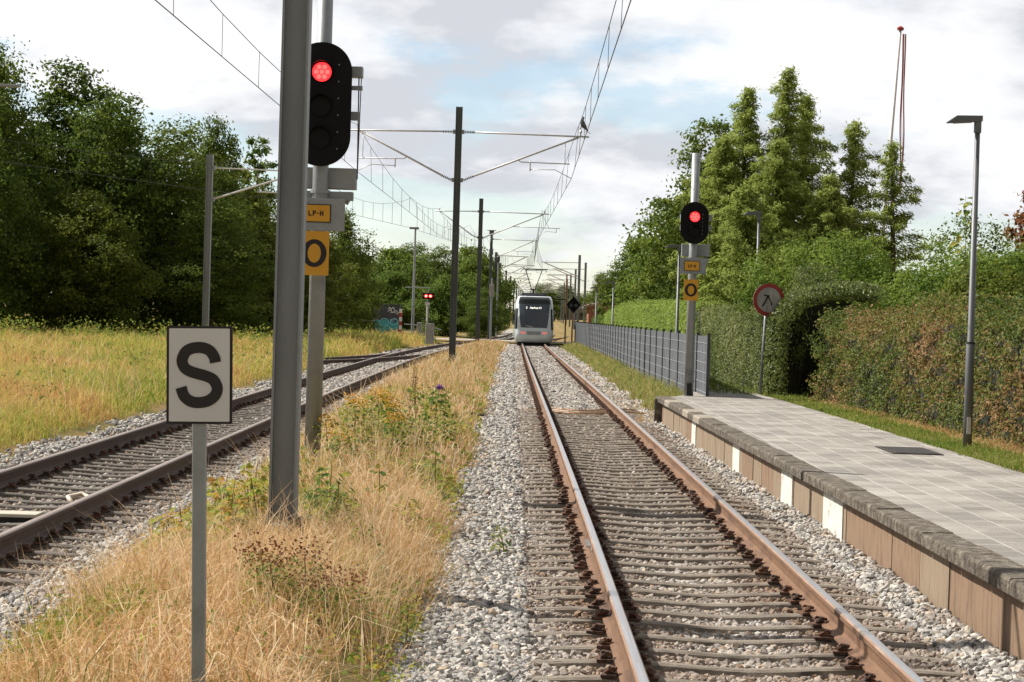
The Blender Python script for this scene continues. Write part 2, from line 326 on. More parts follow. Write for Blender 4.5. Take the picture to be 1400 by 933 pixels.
zt = smooth([(-30, 0), (30, 0), (50, -0.01), (80, -0.08), (110, -0.16), (140, -0.24), (170, -0.27), (900, -0.27)])
X1 = smooth([(-30, 1.477), (10, 1.477), (20, 1.472), (30, 1.447), (52, 1.372), (100, 1.25), (150, 1.14), (170, 1.0), (200, .7), (240, .5), (300, 1.1), (600, 4.2)])
X2 = smooth([(-30, -4.87), (20, -4.87), (70, -4.87), (88, -4.82), (105, -4.58), (125, -4.05), (145, -3.1), (165, -1.9), (190, -.5), (225, .35)])
XB = smooth([(165, 1.15), (175, 1.7), (188, 3.0), (205, 4.1), (225, 4.7), (250, 4.75), (300, 5.1), (600, 8.2)])

def mound(Y): return interp(Y, [(0, .10), (16, .13), (40, .17), (66, .2), (100, .16), (118, .12), (140, -.1), (150, -.18), (170, -.18), (200, -.05)])
def ground_z(X, Y):
    X = np.asarray(X, float); Y = np.asarray(Y, float)
    mh = mound(Y)
    c2 = X2(np.clip(Y, 0, 225)); c1 = X1(np.clip(Y, 0, 600))
    bed = -0.29
    z = np.full(np.broadcast(X, Y).shape, 0.0)
    # left of track two
    u = c2 - X
    zl = np.interp(u, [1.45, 1.9, 2.4, 4, 9, 30, 60], [bed, -.27, -.13, -.06, 0.0, 0.1, 0.4])
    # strip between the tracks
    lo2 = c2 + 1.5 + .45 * np.clip((34 - Y) / 12, 0, 1); w = np.clip((X - lo2) / np.maximum((c1 - 1.95) - lo2, 0.2), 0, 1)
    zm = bed + (mh - bed) * np.sin(w * np.pi) ** 0.7
    # right
    p = X - c1
    wf = np.clip((Y - 43.2) / 1.2, 0, 1)
    rh = interp(Y, [(0, .3), (100, .3), (140, 0.0), (150, -.16), (175, -.16), (210, 0)])
    za = np.interp(X, [3.0, 3.3, 3.5, 5.2, 5.5, 9, 30], [bed, bed, .15, .27, .3, .32, .6])
    k = np.stack(np.broadcast_arrays(p, rh))
    t1 = np.clip((X - 2.75) / 0.9, 0, 1); t2 = np.clip((X - 3.7) / 0.6, 0, 1)
    zb = bed + (0.22) * t1 + (rh - (bed + .22)) * t2
    zb = np.where(rh < bed + .22, bed + (rh - bed) * np.maximum(t1, t2), zb)
    zr = za * (1 - wf) + zb * wf
    z = np.where(X < c2, np.where(u > 1.45, zl, bed), np.where(X < c2 + 1.5, bed, np.where(X < c1 - 1.95, zm, np.where(X < c1 + 1.4, bed, zr))))
    far = np.clip((Y - 148) / 6, 0, 1) * (1 - np.clip((Y - 165) / 20, 0, 1))
    z = z * (1 - far) + (-.2) * far
    return z + zt(np.clip(Y, -30, 900))

# ------------------------------------------------------------------ setting: ground
xs = np.concatenate([[-3000, -1200, -500, -250, -150, -100], np.arange(-70, -12, 4), np.arange(-12, 8, 0.25), np.arange(8, 60, 4), [80, 120, 200, 400, 1000, 3000]])
ys = np.concatenate([[-200, -60, -20, 0], np.arange(6, 60, 0.8), np.arange(60, 260, 3), [280, 320, 400, 600, 900, 1500, 3000, 6000]])
XX, YY = np.meshgrid(xs, ys); ZZ = ground_z(XX, YY)
bumpn = (np.sin(XX * 1.7 + YY * .6) * np.cos(YY * 1.3 - XX * .7)) * 0.02
ZZ = ZZ + bumpn * (np.abs(XX - 1.4) > 2.2)
v = np.stack([XX.ravel(), YY.ravel(), ZZ.ravel()], 1); nx = len(xs)
ii, jj = np.meshgrid(np.arange(len(ys) - 1), np.arange(nx - 1), indexing='ij'); a = (ii * nx + jj).ravel()
gr = npmesh('ground', v, np.stack([a, a + 1, a + nx + 1, a + nx], 1), M['ground'], smooth=True); struct(gr)

def strip(name, fx0, fx1, y0, y1, fz, m, step=1.5, nxx=8):
    yy = np.arange(y0, y1 + step, step); t = np.linspace(0, 1, nxx)
    A = np.array([[fx0(y) + (fx1(y) - fx0(y)) * k for k in t] for y in yy]); Yv = np.repeat(yy[:, None], nxx, 1)
    Z = fz(A, Yv)
    v = np.stack([A.ravel(), Yv.ravel(), Z.ravel()], 1)
    ii, jj = np.meshgrid(np.arange(len(yy) - 1), np.arange(nxx - 1), indexing='ij'); a = (ii * nxx + jj).ravel()
    return npmesh(name, v, np.stack([a, a + 1, a + nxx + 1, a + nxx], 1), m, smooth=True)
wob = lambda y, s: 0.12 * math.sin(y * 0.9 + s) + 0.07 * math.sin(y * 2.3 + s * 2)
def bedz(X, Y): return zt(np.clip(Y, -30, 900)) - 0.245 + 0.0 * X
def bed_z1(X, Y):
    c = X1(np.clip(Y, 0, 600)); p = X - c
    return bedz(X, Y) + np.where(p < -1.5, -0.02 + 0.06 * np.clip((-p - 1.5), 0, 1), 0)
b1 = strip('ballast_bed', lambda y: float(X1(y)) - 2.12 + wob(y, 0), lambda y: float(X1(y)) + (1.75 if y < 44 else 1.5 + wob(y, 2)), 2, 300, bed_z1, M['bed']); struct(b1)
b2 = strip('ballast_bed', lambda y: float(X2(y)) - 1.95 + wob(y, 1), lambda y: float(X2(y)) + 1.65 + wob(y, 3), 4, 222, lambda X, Y: bedz(X, Y) - 0.004, M['bed']); struct(b2)
b3 = strip('ballast_bed', lambda y: float(XB(y)) - 1.5, lambda y: float(XB(y)) + 1.5, 176, 420, lambda X, Y: bedz(X, Y) - 0.008, M['bed']); struct(b3)
rd = strip('crossing_road', lambda y: -60.0, lambda y: 60.0, 158, 164, lambda X, Y: zt(Y) - 0.02 + 0 * X, M['road'], 2, 12); struct(rd)
dirt = strip('cable_duct_path', lambda y: float(X1(y)) + 1.62, lambda y: float(X1(y)) + 2.0, 46.5, 140, lambda X, Y: zt(Y) - 0.13 + 0 * X, M['concrete'], 1.5, 3); struct(dirt)

# ------------------------------------------------------------------ tracks
def rail_mesh(xf, off, y0, y1, mats, parent, step=2.0, z0=0.0):
    # cross-section (x, z), head top at z=0
    P = [(-.075, -.172), (.075, -.172), (.075, -.160), (.02, -.145), (.010, -.125), (.010, -.052), (.036, -.042), (.036, -.012), (.026, -.001), (0, .001),
         (-.026, -.001), (-.036, -.012), (-.036, -.042), (-.010, -.052), (-.010, -.125), (-.02, -.145), (-.075, -.160)]
    yy = np.arange(y0, y1 + step, step); n = len(P); vs = []; fs = []; ms = []
    for y in yy:
        x = float(xf(y)) + off; z = float(zt(y)) + z0
        vs += [(x + p[0], y, z + p[1]) for p in P]
    for i in range(len(yy) - 1):
        for j in range(n):
            fs.append((i * n + j, i * n + (j + 1) % n, (i + 1) * n + (j + 1) % n, (i + 1) * n + j))
            ms.append(1 if j in (8, 9) else 2 if j in (7, 10) else 0)
    fs.append(tuple(range(n))); ms.append(0); fs.append(tuple((len(yy) - 1) * n + j for j in range(n))[::-1]); ms.append(0)
    m = MB(); m.v = vs; m.f = fs; m.m = ms
    return m.build('rail', mats, parent)

def sleeper_verts(rng):
    L = 1.3; n = 13; vs = []; fs = []
    for i in range(n):
        x = -L + 2 * L * i / (n - 1)
        s = -0.174 - 0.034 * math.exp(-(x / 0.42) ** 2) - (0.02 * max(0, abs(x) - 0.95) / 0.35)
        tw = .052 + .004 * math.sin(i * 2.1 + rng * 5)
        vs += [(x, -.08, s - .10), (x, -tw, s - .012), (x, -tw + .02, s), (x, tw - .02, s), (x, tw, s - .012), (x, .08, s - .10)]
    for i in range(n - 1):
        for j in range(5):
            fs.append((i * 6 + j, (i + 1) * 6 + j, (i + 1) * 6 + j + 1, i * 6 + j + 1))
    fs.append(tuple(range(6))); fs.append(tuple((n - 1) * 6 + j for j in range(6))[::-1])
    return vs, fs

def clip_mesh():
    m = MB()
    m.box((0, 0, -.168), (.12, .13, .016)); m.box((0.012, 0, -.152), (.08, .06, .024), (0, .25, 0)); m.tube([(.02, 0, -.155), (.02, 0, -.118)], .016, 6)
    m.tube([(-.03, -.05, -.145), (0, -.06, -.125), (.045, -.03, -.13), (.05, .03, -.13), (0, .06, -.125), (-.03, .05, -.145)], .011, 5)
    return m

def track(name, label, xf, y0, n_parts, y1, rail_mats, smat, cmat, group=None):
    root = thing(name, label, 'railway track', (0, 0, 0), 0, group)
    for s in (-1, 1): rail_mesh(xf, s * .751, y0 - 1, y1, rail_mats, root)
    protos = []
    for k in range(3):
        vs, fs = sleeper_verts(k); m = MB(); m.add(vs, fs)
        protos.append(m.build('sleeper', smat, root))
    cl = clip_mesh().build('rail_clip', cmat, protos[0]); cme = cl.data
    pm = [p.data for p in protos]
    bpy.data.objects.remove(cl)
    for p in protos: bpy.data.objects.remove(p)
    y = y0; i = 0; rest = MB(); restc = MB(); cv = [tuple(v.co) for v in cme.vertices]; cf = [tuple(p.vertices) for p in cme.polygons]
    while y < min(y1, 158):
        x = float(xf(y)); z = float(zt(y)); jy = random.uniform(-.02, .02); rot = random.uniform(-.008, .008); jz = random.uniform(-.006, .004) - .035 * min(1, max(0, (y - 46) / 6))
        if i < n_parts:
            o = bpy.data.objects.new('sleeper', pm[i % 3]); C.objects.link(o); o.parent = root
            o.location = (x + random.uniform(-.03, .03), y + jy, z + jz); o.rotation_euler = (0, 0, rot)
            if i < 60:
                for s in (-1, 1):
                    for t in (-1, 1):
                        c = bpy.data.objects.new('rail_clip', cme); C.objects.link(c); c.parent = o
                        c.location = (s * .751 + t * .115, random.uniform(-.01, .01), random.uniform(-.008, .002)); c.scale = (-t * random.uniform(.75, 1.0), random.uniform(.7, .95), 1); c.rotation_euler = (0, 0, random.uniform(-.25, .25))
            else:
                for s in (-1, 1):
                    for t in (-1, 1): restc.box((x + s * .751 + t * .11, y, z - .15), (.11, .12, .05))
        else:
            vs, fs = sleeper_verts(i % 5); rest.add([(a + x, b + y + jy, c + z + jz) for a, b, c in vs], fs)
            for s in (-1, 1):
                for t in (-1, 1): restc.box((x + s * .751 + t * .11, y, z - .15), (.11, .12, .05))
        i += 1; y += 0.6
    if rest.v:
        r_ = rest.build('distant_sleepers', smat, root); r_['kind'] = 'stuff'
    if restc.v:
        r_ = restc.build('distant_rail_clips', cmat, root); r_['kind'] = 'stuff'
    return root

t1 = track('railway_track', 'straight rusty-sided track with shiny rail heads running past the platform to the tram', X1, 10.9, 100, 420, [M['rust'], M['head'], M['headedge']], M['sleeper'], M['clip'])
t2 = track('railway_track', 'dark railed track on the left curving right behind the signal mast', X2, 15.1, 100, 222, [M['rustdark'], M['headdull'], M['headdull']], M['sleeper2'], M['clip'])
tb = thing('railway_track', 'far branch track curving out to the right beside the tram', 'railway track')
for s in (-1, 1): rail_mesh(XB, s * .751, 167, 420, [M['rust'], M['headedge'], M['headedge']], tb)
XS = smooth([(58, -19), (66, -14), (72, -10.9), (78, -8.7), (84, -7.0), (92, -5.6), (99, -4.9)])
ts = thing('railway_track', 'overgrown siding joining the left track at the points', 'railway track')
for s in (-1, 1): rail_mesh(XS, s * .751, 66, 97, [M['rustdark'], M['headdull'], M['headdull']], ts, z0=-0.01)
ssl = MB()
yy = 68.0
while yy < 95:
    vs, fs = sleeper_verts(1); x = float(XS(yy)); z = float(zt(yy)); sl = math.atan2(float(XS(yy + .5) - XS(yy - .5)), 1)
    ssl.add([(x + a * math.cos(sl) + b * math.sin(sl), yy - a * math.sin(sl) + b * math.cos(sl), c + z) for a, b, c in vs], fs); yy += .55
o = ssl.build('siding_sleepers', M['sleeper2'], ts); o['kind'] = 'stuff'

# rail joints and small fittings on the near track
jt = MB(); y = 19.2
for dy in (-.17, 0, .17): jt.tube([(.71, y + dy, -.09), (.66, y + dy, -.09)], .018, 6)
jt.box((.715, y, -.09), (.02, .6, .07))
o = jt.build('fishplate', M['alu'], t1)

# ballast stones ---------------------------------------------------
ico_v = []; ph = (1 + 5 ** .5) / 2
ico_v = np.array([(-1, ph, 0), (1, ph, 0), (-1, -ph, 0), (1, -ph, 0), (0, -1, ph), (0, 1, ph), (0, -1, -ph), (0, 1, -ph), (ph, 0, -1), (ph, 0, 1), (-ph, 0, -1), (-ph, 0, 1)]) / (1 + ph * ph) ** .5
ico_f = np.array([(0, 11, 5), (0, 5, 1), (0, 1, 7), (0, 7, 10), (0, 10, 11), (1, 5, 9), (5, 11, 4), (11, 10, 2), (10, 7, 6), (7, 1, 8), (3, 9, 4), (3, 4, 2), (3, 2, 6), (3, 6, 8), (3, 8, 9), (4, 9, 5), (2, 4, 11), (6, 2, 10), (8, 6, 7), (9, 8, 1)])
def randrot(n):
    q = rs.normal(size=(n, 4)); q /= np.linalg.norm(q, axis=1)[:, None]; w, x, y, z = q.T
    return np.stack([1-2*(y*y+z*z), 2*(x*y-z*w), 2*(x*z+y*w), 2*(x*y+z*w), 1-2*(x*x+z*z), 2*(y*z-x*w), 2*(x*z-y*w), 2*(y*z+x*w), 1-2*(x*x+y*y)], 1).reshape(n, 3, 3)
def stones(P, r, name, rusty, label, cat='ballast'):
    n = len(P)
    V = ico_v[None] * (1 + rs.uniform(-.32, .28, (n, 12, 1))) * (r[:, None, None] * rs.uniform(.65, 1.15, (n, 1, 3)))
    V = np.einsum('nij,nkj->nki', randrot(n), V); V[:, :, 2] *= .85; V += P[:, None, :]
    F = (ico_f[None] + (np.arange(n) * 12)[:, None, None]).reshape(-1, 3)
    t = np.clip(rs.beta(1.5, 1.6, n), 0, 1)
    o = npmesh(name, V.reshape(-1, 3), F, M['stone'], attrs={'tint': np.repeat(t, 12), 'rusty': np.repeat(rusty, 12)})
    return stuff(o, label, cat)
def ysample(n, y0, y1, p):      # density ~ y^-p
    u = rs.rand(n)
    return (y0 ** (1 - p) + u * (y1 ** (1 - p) - y0 ** (1 - p))) ** (1 / (1 - p))
def noise2(x, y, s=1.0):
    return (np.sin(x * 3.1 * s + y * 1.3 * s) + np.sin(y * 2.7 * s - x * 1.1 * s + 1.3) + np.sin((x + y) * 5.3 * s + 2.1) * .5) / 2.5

def ballast(xf, lo, hi, y0, ymax, n, p, name, label, sleeper0, edge):
    Y = ysample(n, y0, ymax, p); X = rs.uniform(lo, hi, n); c = xf(Y)
    keep = np.ones(n, bool)
    ph_ = ((Y - sleeper0 + .3) % .6) - .3
    on = (np.abs(ph_) < .075) & (np.abs(X) < 1.27)
    keep &= ~(on & (Y < 50) & (rs.rand(n) > .07))
    for s in (-1, 1): keep &= ~(np.abs(X - s * .751) < .09)
    keep &= ~(on & (Y < 50) & (np.abs(np.abs(X) - .751) < .22)); on &= Y < 50
    if edge: keep &= edge(X + c, Y, X)
    X, Y, c, on = X[keep], Y[keep], c[keep], on[keep]
    r = rs.uniform(.020, .041, len(X)) * (1 + np.clip((Y - 25) / 50, 0, 1.6)); r *= np.where(np.abs(X) < 1.3, .88, 1)
    r = np.where(on, r * .5, r)
    dep = 0.03 * np.exp(-(X / .45) ** 2)
    z = zt(Y) - .222 - dep - .004 * (np.abs(X) < 1.3) + rs.uniform(-.018, .016, len(X)) + np.where(np.abs(X) > 1.35, .012 + .05 * np.sin(np.clip((np.abs(X) - 1.3), 0, 1) * 2.6) + .025 * noise2(X + c, Y), 0) + np.where(on, .04 - .02, 0)
    ru = np.clip(np.exp(-((np.abs(X) - .751) / .25) ** 2) * rs.uniform(.2, 1.2, len(X)) + (rs.rand(len(X)) < .06) * .5 + .3 * (np.abs(X) < 1.35) * (1.2 + .8 * noise2(X + c, Y * .6)) + .25 * (X > 1.5) * np.clip(noise2(X, Y * .8), 0, 1), 0, .92)
    P = np.stack([X + c, Y, z], 1)
    return stones(P, r, name, ru, label)
def far_ballast(xf, n, label, half):
    Y = ysample(n, 48, 155, 1.01); X = rs.uniform(-half, half, n); c = xf(Y); keep = np.ones(n, bool)
    for s in (-1, 1): keep &= np.abs(X - s * .751) > .12
    X, Y, c = X[keep], Y[keep], c[keep]; m_ = len(X)
    ru = np.clip(np.exp(-((np.abs(X) - .751) / .22) ** 2) * rs.uniform(0, .8, m_) + .12, 0, .9)
    return stones(np.stack([X + c, Y, zt(Y) - .215 + rs.uniform(-.02, .01, m_)], 1), rs.uniform(.035, .075, m_) * (1 + .4 * (Y > 90)), 'ballast_stones', ru, label)
far_ballast(X1, 26000, 'pale ballast between the rails of the near track farther off', 1.7)
far_ballast(X2, 16000, 'pale ballast between the rails of the left track farther off', 1.7)
def e1(X, Y, u):
    return (X > -.62 + .12 * np.sin(Y * .9) + .09 * np.sin(Y * 2.3) + .1 * rs.normal(size=len(X)) - .3 * (rs.rand(len(X)) < .12)) & ~((Y < 44) & (X > 3.16))
ballast(X1, -2.5, 1.9, 10.6, 125, 122000, 1.5, 'ballast_stones', 'grey crushed stone ballast around the near track', 10.9, e1)
ballast(X2, -2.0, 2.45, 11.5, 120, 84000, 1.55, 'ballast_stones', 'grey crushed stone ballast around the left track', 15.1, lambda X, Y, u: (np.abs(u) < 1.68 + .55 * (u > 0) * np.clip((34 - Y) / 12, 0, 1) + .15 * np.sin(Y * .9 + np.sign(u)) + .12 * rs.normal(size=len(X))))

# ------------------------------------------------------------------ leaves, grass
def unit(a): return a / np.maximum(np.linalg.norm(a, axis=-1, keepdims=True), 1e-9)
def cards(P, Nn, L, W, along=None, jitter=.8, fold=0.0):
    n = len(P); N = unit(Nn + rs.normal(size=(n, 3)) * jitter)
    A = unit(rs.normal(size=(n, 3)) if along is None else along + rs.normal(size=(n, 3)) * .35)
    A = unit(A - N * np.sum(A * N, 1)[:, None]); B = np.cross(N, A)
    L = np.broadcast_to(L, n)[:, None]; W = np.broadcast_to(W, n)[:, None]
    V = np.stack([P - A * L * .5, P + B * W * .5 - A * L * .05 + N * W * .12, P + A * L * .5 - N * L * .08, P - B * W * .5 - A * L * .05 + N * W * .12], 1)
    F = np.arange(n * 4).reshape(n, 4)
    return V.reshape(-1, 3), F
def blades(P, H, W, lean, name, m, tint, parent=None):
    n = len(P); a = rs.uniform(0, 2 * np.pi, n); d = np.stack([np.cos(a), np.sin(a), 0 * a], 1); H = np.broadcast_to(H, n); lean = np.broadcast_to(lean, n)
    off = d * (lean * H)[:, None]
    b = rs.uniform(0, np.pi, n); s = np.stack([np.cos(b), np.sin(b), 0 * b], 1) * np.broadcast_to(W, n)[:, None] * .5
    s[:, 1] *= .5
    up = np.zeros((n, 3)); up[:, 2] = H
    mid = P + off * .3 + up * .6; tip = P + off + up * (1 - .28 * np.minimum(lean, 1.4) ** 2)[:, None]
    V = np.stack([P - s, P + s, mid - s * .8, mid + s * .8, tip - s * .15, tip + s * .15], 1).reshape(-1, 3)
    i = np.arange(n)[:, None] * 6
    F = np.concatenate([i + np.array([[0, 1, 3, 2]]), i + np.array([[2, 3, 5, 4]])], 0)
    return npmesh(name, V, F, m, parent, {'tint': np.repeat(np.clip(tint, 0, 1), 6)})

# dry grass between the tracks
def strip_grass(n, y0, y1, p, hmul, wmul):
    Y = ysample(n, y0, y1, p); c2 = X2(Y); c1 = X1(Y); X = c2 + 1.55 + rs.rand(n) * ((c1 - 1.58) - (c2 + 1.55))
    clump = noise2(X * 1.7, Y * 1.1) + .55 * noise2(X * 4.1 + 3, Y * 3.3)
    edge = np.minimum(X - (c2 + 1.5 + .5 * np.clip((34 - Y) / 12, 0, 1)), (c1 - 1.85 + .22 * np.sin(Y * .42 + 1) + .1 * np.sin(Y * 1.3)) - X)
    keep = (rs.rand(n) < np.clip(edge / .35, .05, 1)) & (rs.rand(n) < np.clip(.75 + .5 * clump, .3, 1))
    # bare stony patch by the ballast edge in front
    keep &= ~((X > -.95) & (Y < 15.2) & (rs.rand(n) > .12)); keep &= ~((np.abs(X + 1.38) < .2) & (Y < 10.1))
    X, Y, clump, edge = X[keep], Y[keep], clump[keep], edge[keep]; n = len(X)
    H = (rs.uniform(.06, .2, n) + .22 * (rs.rand(n) < .16) + .07 * clump) * hmul * np.clip(.5 + edge, .45, 1)
    W = rs.uniform(.004, .0075, n) * wmul * np.clip(Y / 16, 1, 8)
    green = noise2(X * 1.1 + 5, Y * .45)
    t = np.clip(rs.normal(.62, .26, n) - .62 * np.clip(green * 2.2 - .1, 0, 1) * rs.uniform(.3, 1, n), 0, 1)
    return X, Y, H, W, t
X, Y, H, W, t = strip_grass(104000, 9.6, 60, 1.5, 1.0, 1.0)
o = blades(np.stack([X, Y, ground_z(X, Y) - .02], 1), H, W * 1.35, rs.uniform(.2, 1.8, len(X)), 'dry_grass', G['dry'], t)
stuff(o, 'golden dry grass filling the strip between the two tracks', 'grass')
X, Y, H, W, t = strip_grass(42000, 45, 156, 1.2, 1.25, .75)
o = blades(np.stack([X, Y, ground_z(X, Y) - .02], 1), H, W, rs.uniform(.2, .9, len(X)), 'dry_grass', G['dry'], t)
stuff(o, 'dry grass strip between the tracks farther off towards the tram', 'grass')
n = 46000; Y = ysample(n, 10.8, 75, 1.4); c2 = X2(Y); c1 = X1(Y); X = c2 + 1.7 + rs.rand(n) * ((c1 - 2.0) - (c2 + 1.7))
g_ = noise2(X * 1.1 + 5, Y * .45) + .5 * noise2(X * 3.1, Y * 1.3); keep = rs.rand(n) < np.clip(g_ * 1.1 + .12, 0.06, 1); X, Y = X[keep], Y[keep]; n = len(X); sz = rs.uniform(.02, .055, n) * np.clip(Y / 18, .9, 2.5)
V, F = cards(np.stack([X, Y, ground_z(X, Y) + rs.uniform(0, .2, n)], 1), np.array([0, -.5, .8]), sz, sz * .7)
o = npmesh('ground_weeds', V, F, G['maple'], None, {'tint': np.repeat(np.clip(rs.normal(.42, .25, n), 0, 1), 4)})
stuff(o, 'low leafy green and yellow weeds mixed into the dry strip grass', 'weeds')
n = 30000; Y = ysample(n, 22, 120, 1.4); X = X2(Y) - 2.5 - rs.rand(n) * Y * .24; g_ = noise2(X * .5 + 2, Y * .3) + .6 * noise2(X * 1.7, Y * .9); keep = rs.rand(n) < np.clip(g_ * 1.1 - .15, 0, 1); X, Y, g_ = X[keep], Y[keep], g_[keep]; n = len(X); sz = rs.uniform(.03, .08, n) * np.clip(Y / 30, .8, 2.2)
V, F = cards(np.stack([X, Y, ground_z(X, Y) + rs.uniform(.1, .55, n)], 1), np.array([0, -.5, .8]), sz, sz * .5)
o = npmesh('meadow_weeds', V, F, G['weed'], None, {'tint': np.repeat(np.clip(rs.normal(.45, .25, n), 0, 1), 4)})
stuff(o, 'patches of leafy green weeds in the left meadow', 'weeds')
# long flowing tufts in front of the mast
tc = [(-1.5, 14.6), (-1.15, 14.2), (-1.75, 13.9), (-1.35, 13.6), (-.95, 14.9), (-2.1, 14.2), (-1.1, 15.6), (-1.9, 15.2), (-2.5, 14.8), (-1.0, 13.2), (-1.45, 16.4), (-.9, 17.3), (-2.9, 15.6), (-1.2, 18.6), (-.85, 20.4), (-1.55, 12.7), (-2.3, 13.1)]
k = 430; P = np.concatenate([np.stack([rs.normal(a, .17, k), rs.normal(b, .28, k), np.zeros(k)], 1) for a, b in tc]); P[:, 2] = ground_z(P[:, 0], P[:, 1]) - .02
o = blades(P, rs.uniform(.22, .5, len(P)), rs.uniform(.003, .006, len(P)), rs.uniform(.3, 1.4, len(P)), 'long_dry_grass', G['dry'], rs.normal(.68, .2, len(P)))
stuff(o, 'long pale straw grass arching in tufts at the foot of the big mast', 'grass')

k = 1500; Y = ysample(k, 11.5, 60, 1.5); X = -2.9 + rs.rand(k) * 2.2
o = blades(np.stack([X, Y, ground_z(X, Y) - .02], 1), rs.uniform(.4, .72, k), rs.uniform(.004, .006, k) * np.clip(Y / 16, 1, 3), rs.uniform(.1, .8, k), 'tall_straw', G['dry'], rs.normal(.8, .15, k)); stuff(o, 'single tall pale straw stems above the grass strip', 'grass')
k = 14000; Y = ysample(k, 20, 130, 1.45); X = X2(Y) - 2.4 - rs.rand(k) * (Y * .25); kp = rs.rand(k) < np.clip(.35 + .7 * noise2(X * .4 + 1, Y * .25), 0, 1); X, Y = X[kp], Y[kp]; k = len(X)
o = blades(np.stack([X, Y, ground_z(X, Y) - .02], 1), rs.uniform(.4, .8, k), rs.uniform(.006, .01, k) * np.clip(Y / 22, 1, 5), rs.uniform(.1, .7, k), 'tall_straw', G['dry'], rs.normal(.62, .22, k)); stuff(o, 'tall straw coloured stems standing in the left meadow', 'grass')
# meadow on the left
n = 190000
Y = ysample(n, 19, 150, 1.45); X = X2(Y) - 2.15 - rs.beta(1, 1.3, n) * (Y * .30 + 2)
keep = (X > -(Y * .26 + 2)); X, Y = X[keep], Y[keep]; n = len(X)
cl = noise2(X * .35, Y * .22) + .5 * noise2(X * 1.3 + 1, Y * .7)
H = (rs.uniform(.18, .42, n) + .1 * cl) * np.clip(.8 + Y / 90, .9, 2.0) * np.clip((X2(Y) - 1.9 - X) / .8, .35, 1)
W = rs.uniform(.006, .012, n) * np.clip(Y / 22, .9, 5)
t = np.clip(rs.normal(.45, .2, n) + .34 * noise2(X * .28 + 3, Y * .13) + .14 * cl, 0, 1)
sd = np.min(np.abs((XS(np.clip(Y, 66, 97)))[None] - X), axis=0) if False else np.abs(XS(np.clip(Y, 66, 97)) - X)
keep = ~((Y > 68) & (Y < 96) & (sd < 1.2) & (rs.rand(n) > .1)); X, Y, H, W, t = X[keep], Y[keep], H[keep], W[keep], t[keep]
o = blades(np.stack([X, Y, ground_z(X, Y) - .02], 1), H, W, rs.uniform(.1, .9, len(X)), 'meadow_grass', G['meadow'], t)
stuff(o, 'yellow green meadow grass left of the tracks below the dark trees', 'grass')
# taller weeds at the foot of the left trees
n = 26000; Y = rs.uniform(84, 135, n); X = -(Y * .255) + rs.rand(n) * (Y * .255 - 8.5); keep = rs.rand(n) < np.clip(.45 + .8 * noise2(X * .6, Y * .4), 0, 1)
X, Y = X[keep], Y[keep]; n = len(X); cl = noise2(X * .5 + 2, Y * .5)
V, F = cards(np.stack([X, Y, ground_z(X, Y) + rs.uniform(.1, 1.0, n) * (.9 + .5 * cl)], 1), np.array([0, -.4, .6]), rs.uniform(.08, .2, n), rs.uniform(.05, .1, n))
o = npmesh('tall_weeds', V, F, G['weed'], None, {'tint': np.repeat(np.clip(rs.normal(.6, .2, n), 0, 1), 4)})
stuff(o, 'tall green and rusty weeds along the foot of the left trees', 'weeds')
# verge behind platform, below hedge
def verge(n, fx0, fx1, y0, y1, p, hh, name, g, label, ww=1.0, tm=.4, ts_=.2):
    Y = ysample(n, y0, y1, p); X = fx0(Y) + rs.rand(n) * (fx1(Y) - fx0(Y)); z = ground_z(X, Y)
    o = blades(np.stack([X, Y, z - .01], 1), rs.uniform(*hh, n), rs.uniform(.004, .009, n) * ww * np.clip(Y / 20, .9, 6), rs.uniform(.2, 1, n), name, g, np.clip(rs.normal(tm, ts_, n) + .25 * noise2(X, Y), 0, 1))
    return stuff(o, label, 'grass')
PX = smooth([(0, 5.75), (24, 5.58), (33, 5.45), (43, 5.27), (46, 5.2), (70, 4.8)])
verge(26000, lambda y: PX(y) - .03 + .05 * np.sin(y * 3), lambda y: PX(y) + .75, 12, 46, 1.3, (.03, .11), 'verge_grass', G['green'], 'short green grass verge between platform paving and hedge', 1.2)
verge(9000, lambda y: PX(y) + .6, lambda y: PX(y) + 1.5, 14, 44, 1.3, (.03, .12), 'dead_grass', G['dry'], 'dead brown litter and grass below the brown hedge', 1.2, .35)
verge(9000, lambda y: 3.0 + .15 * np.sin(y), lambda y: 3.85 + 0 * y, 45, 140, 1.3, (.12, .5), 'trackside_grass', G['green'], 'green and yellow weeds growing at the foot of the grey fence', 1.3, .7, .3)
verge(15000, lambda y: 2.5 + .15 * np.sin(y * .7), lambda y: 3.85 + 0 * y, 43, 140, 1.3, (.06, .2), 'trackside_dry_grass', G['dry'], 'dry grass beside the track near the platform end', 1.1, .4)
verge(9500, lambda y: 2.85 + .14 * np.sin(y * 1.9), lambda y: 3.1 + 0 * y, 13, 43, 1.25, (.02, .11), 'wall_foot_grass', G['dry'], 'dry grass tufts along the foot of the platform wall', 1.0, .4)
verge(9000, lambda y: 3.7 + 0 * y, lambda y: 6.2 + 0 * y, 46, 80, 1.3, (.05, .18), 'path_grass', G['green'], 'green grass behind the fence below the clipped hedge', 1.2, .3)

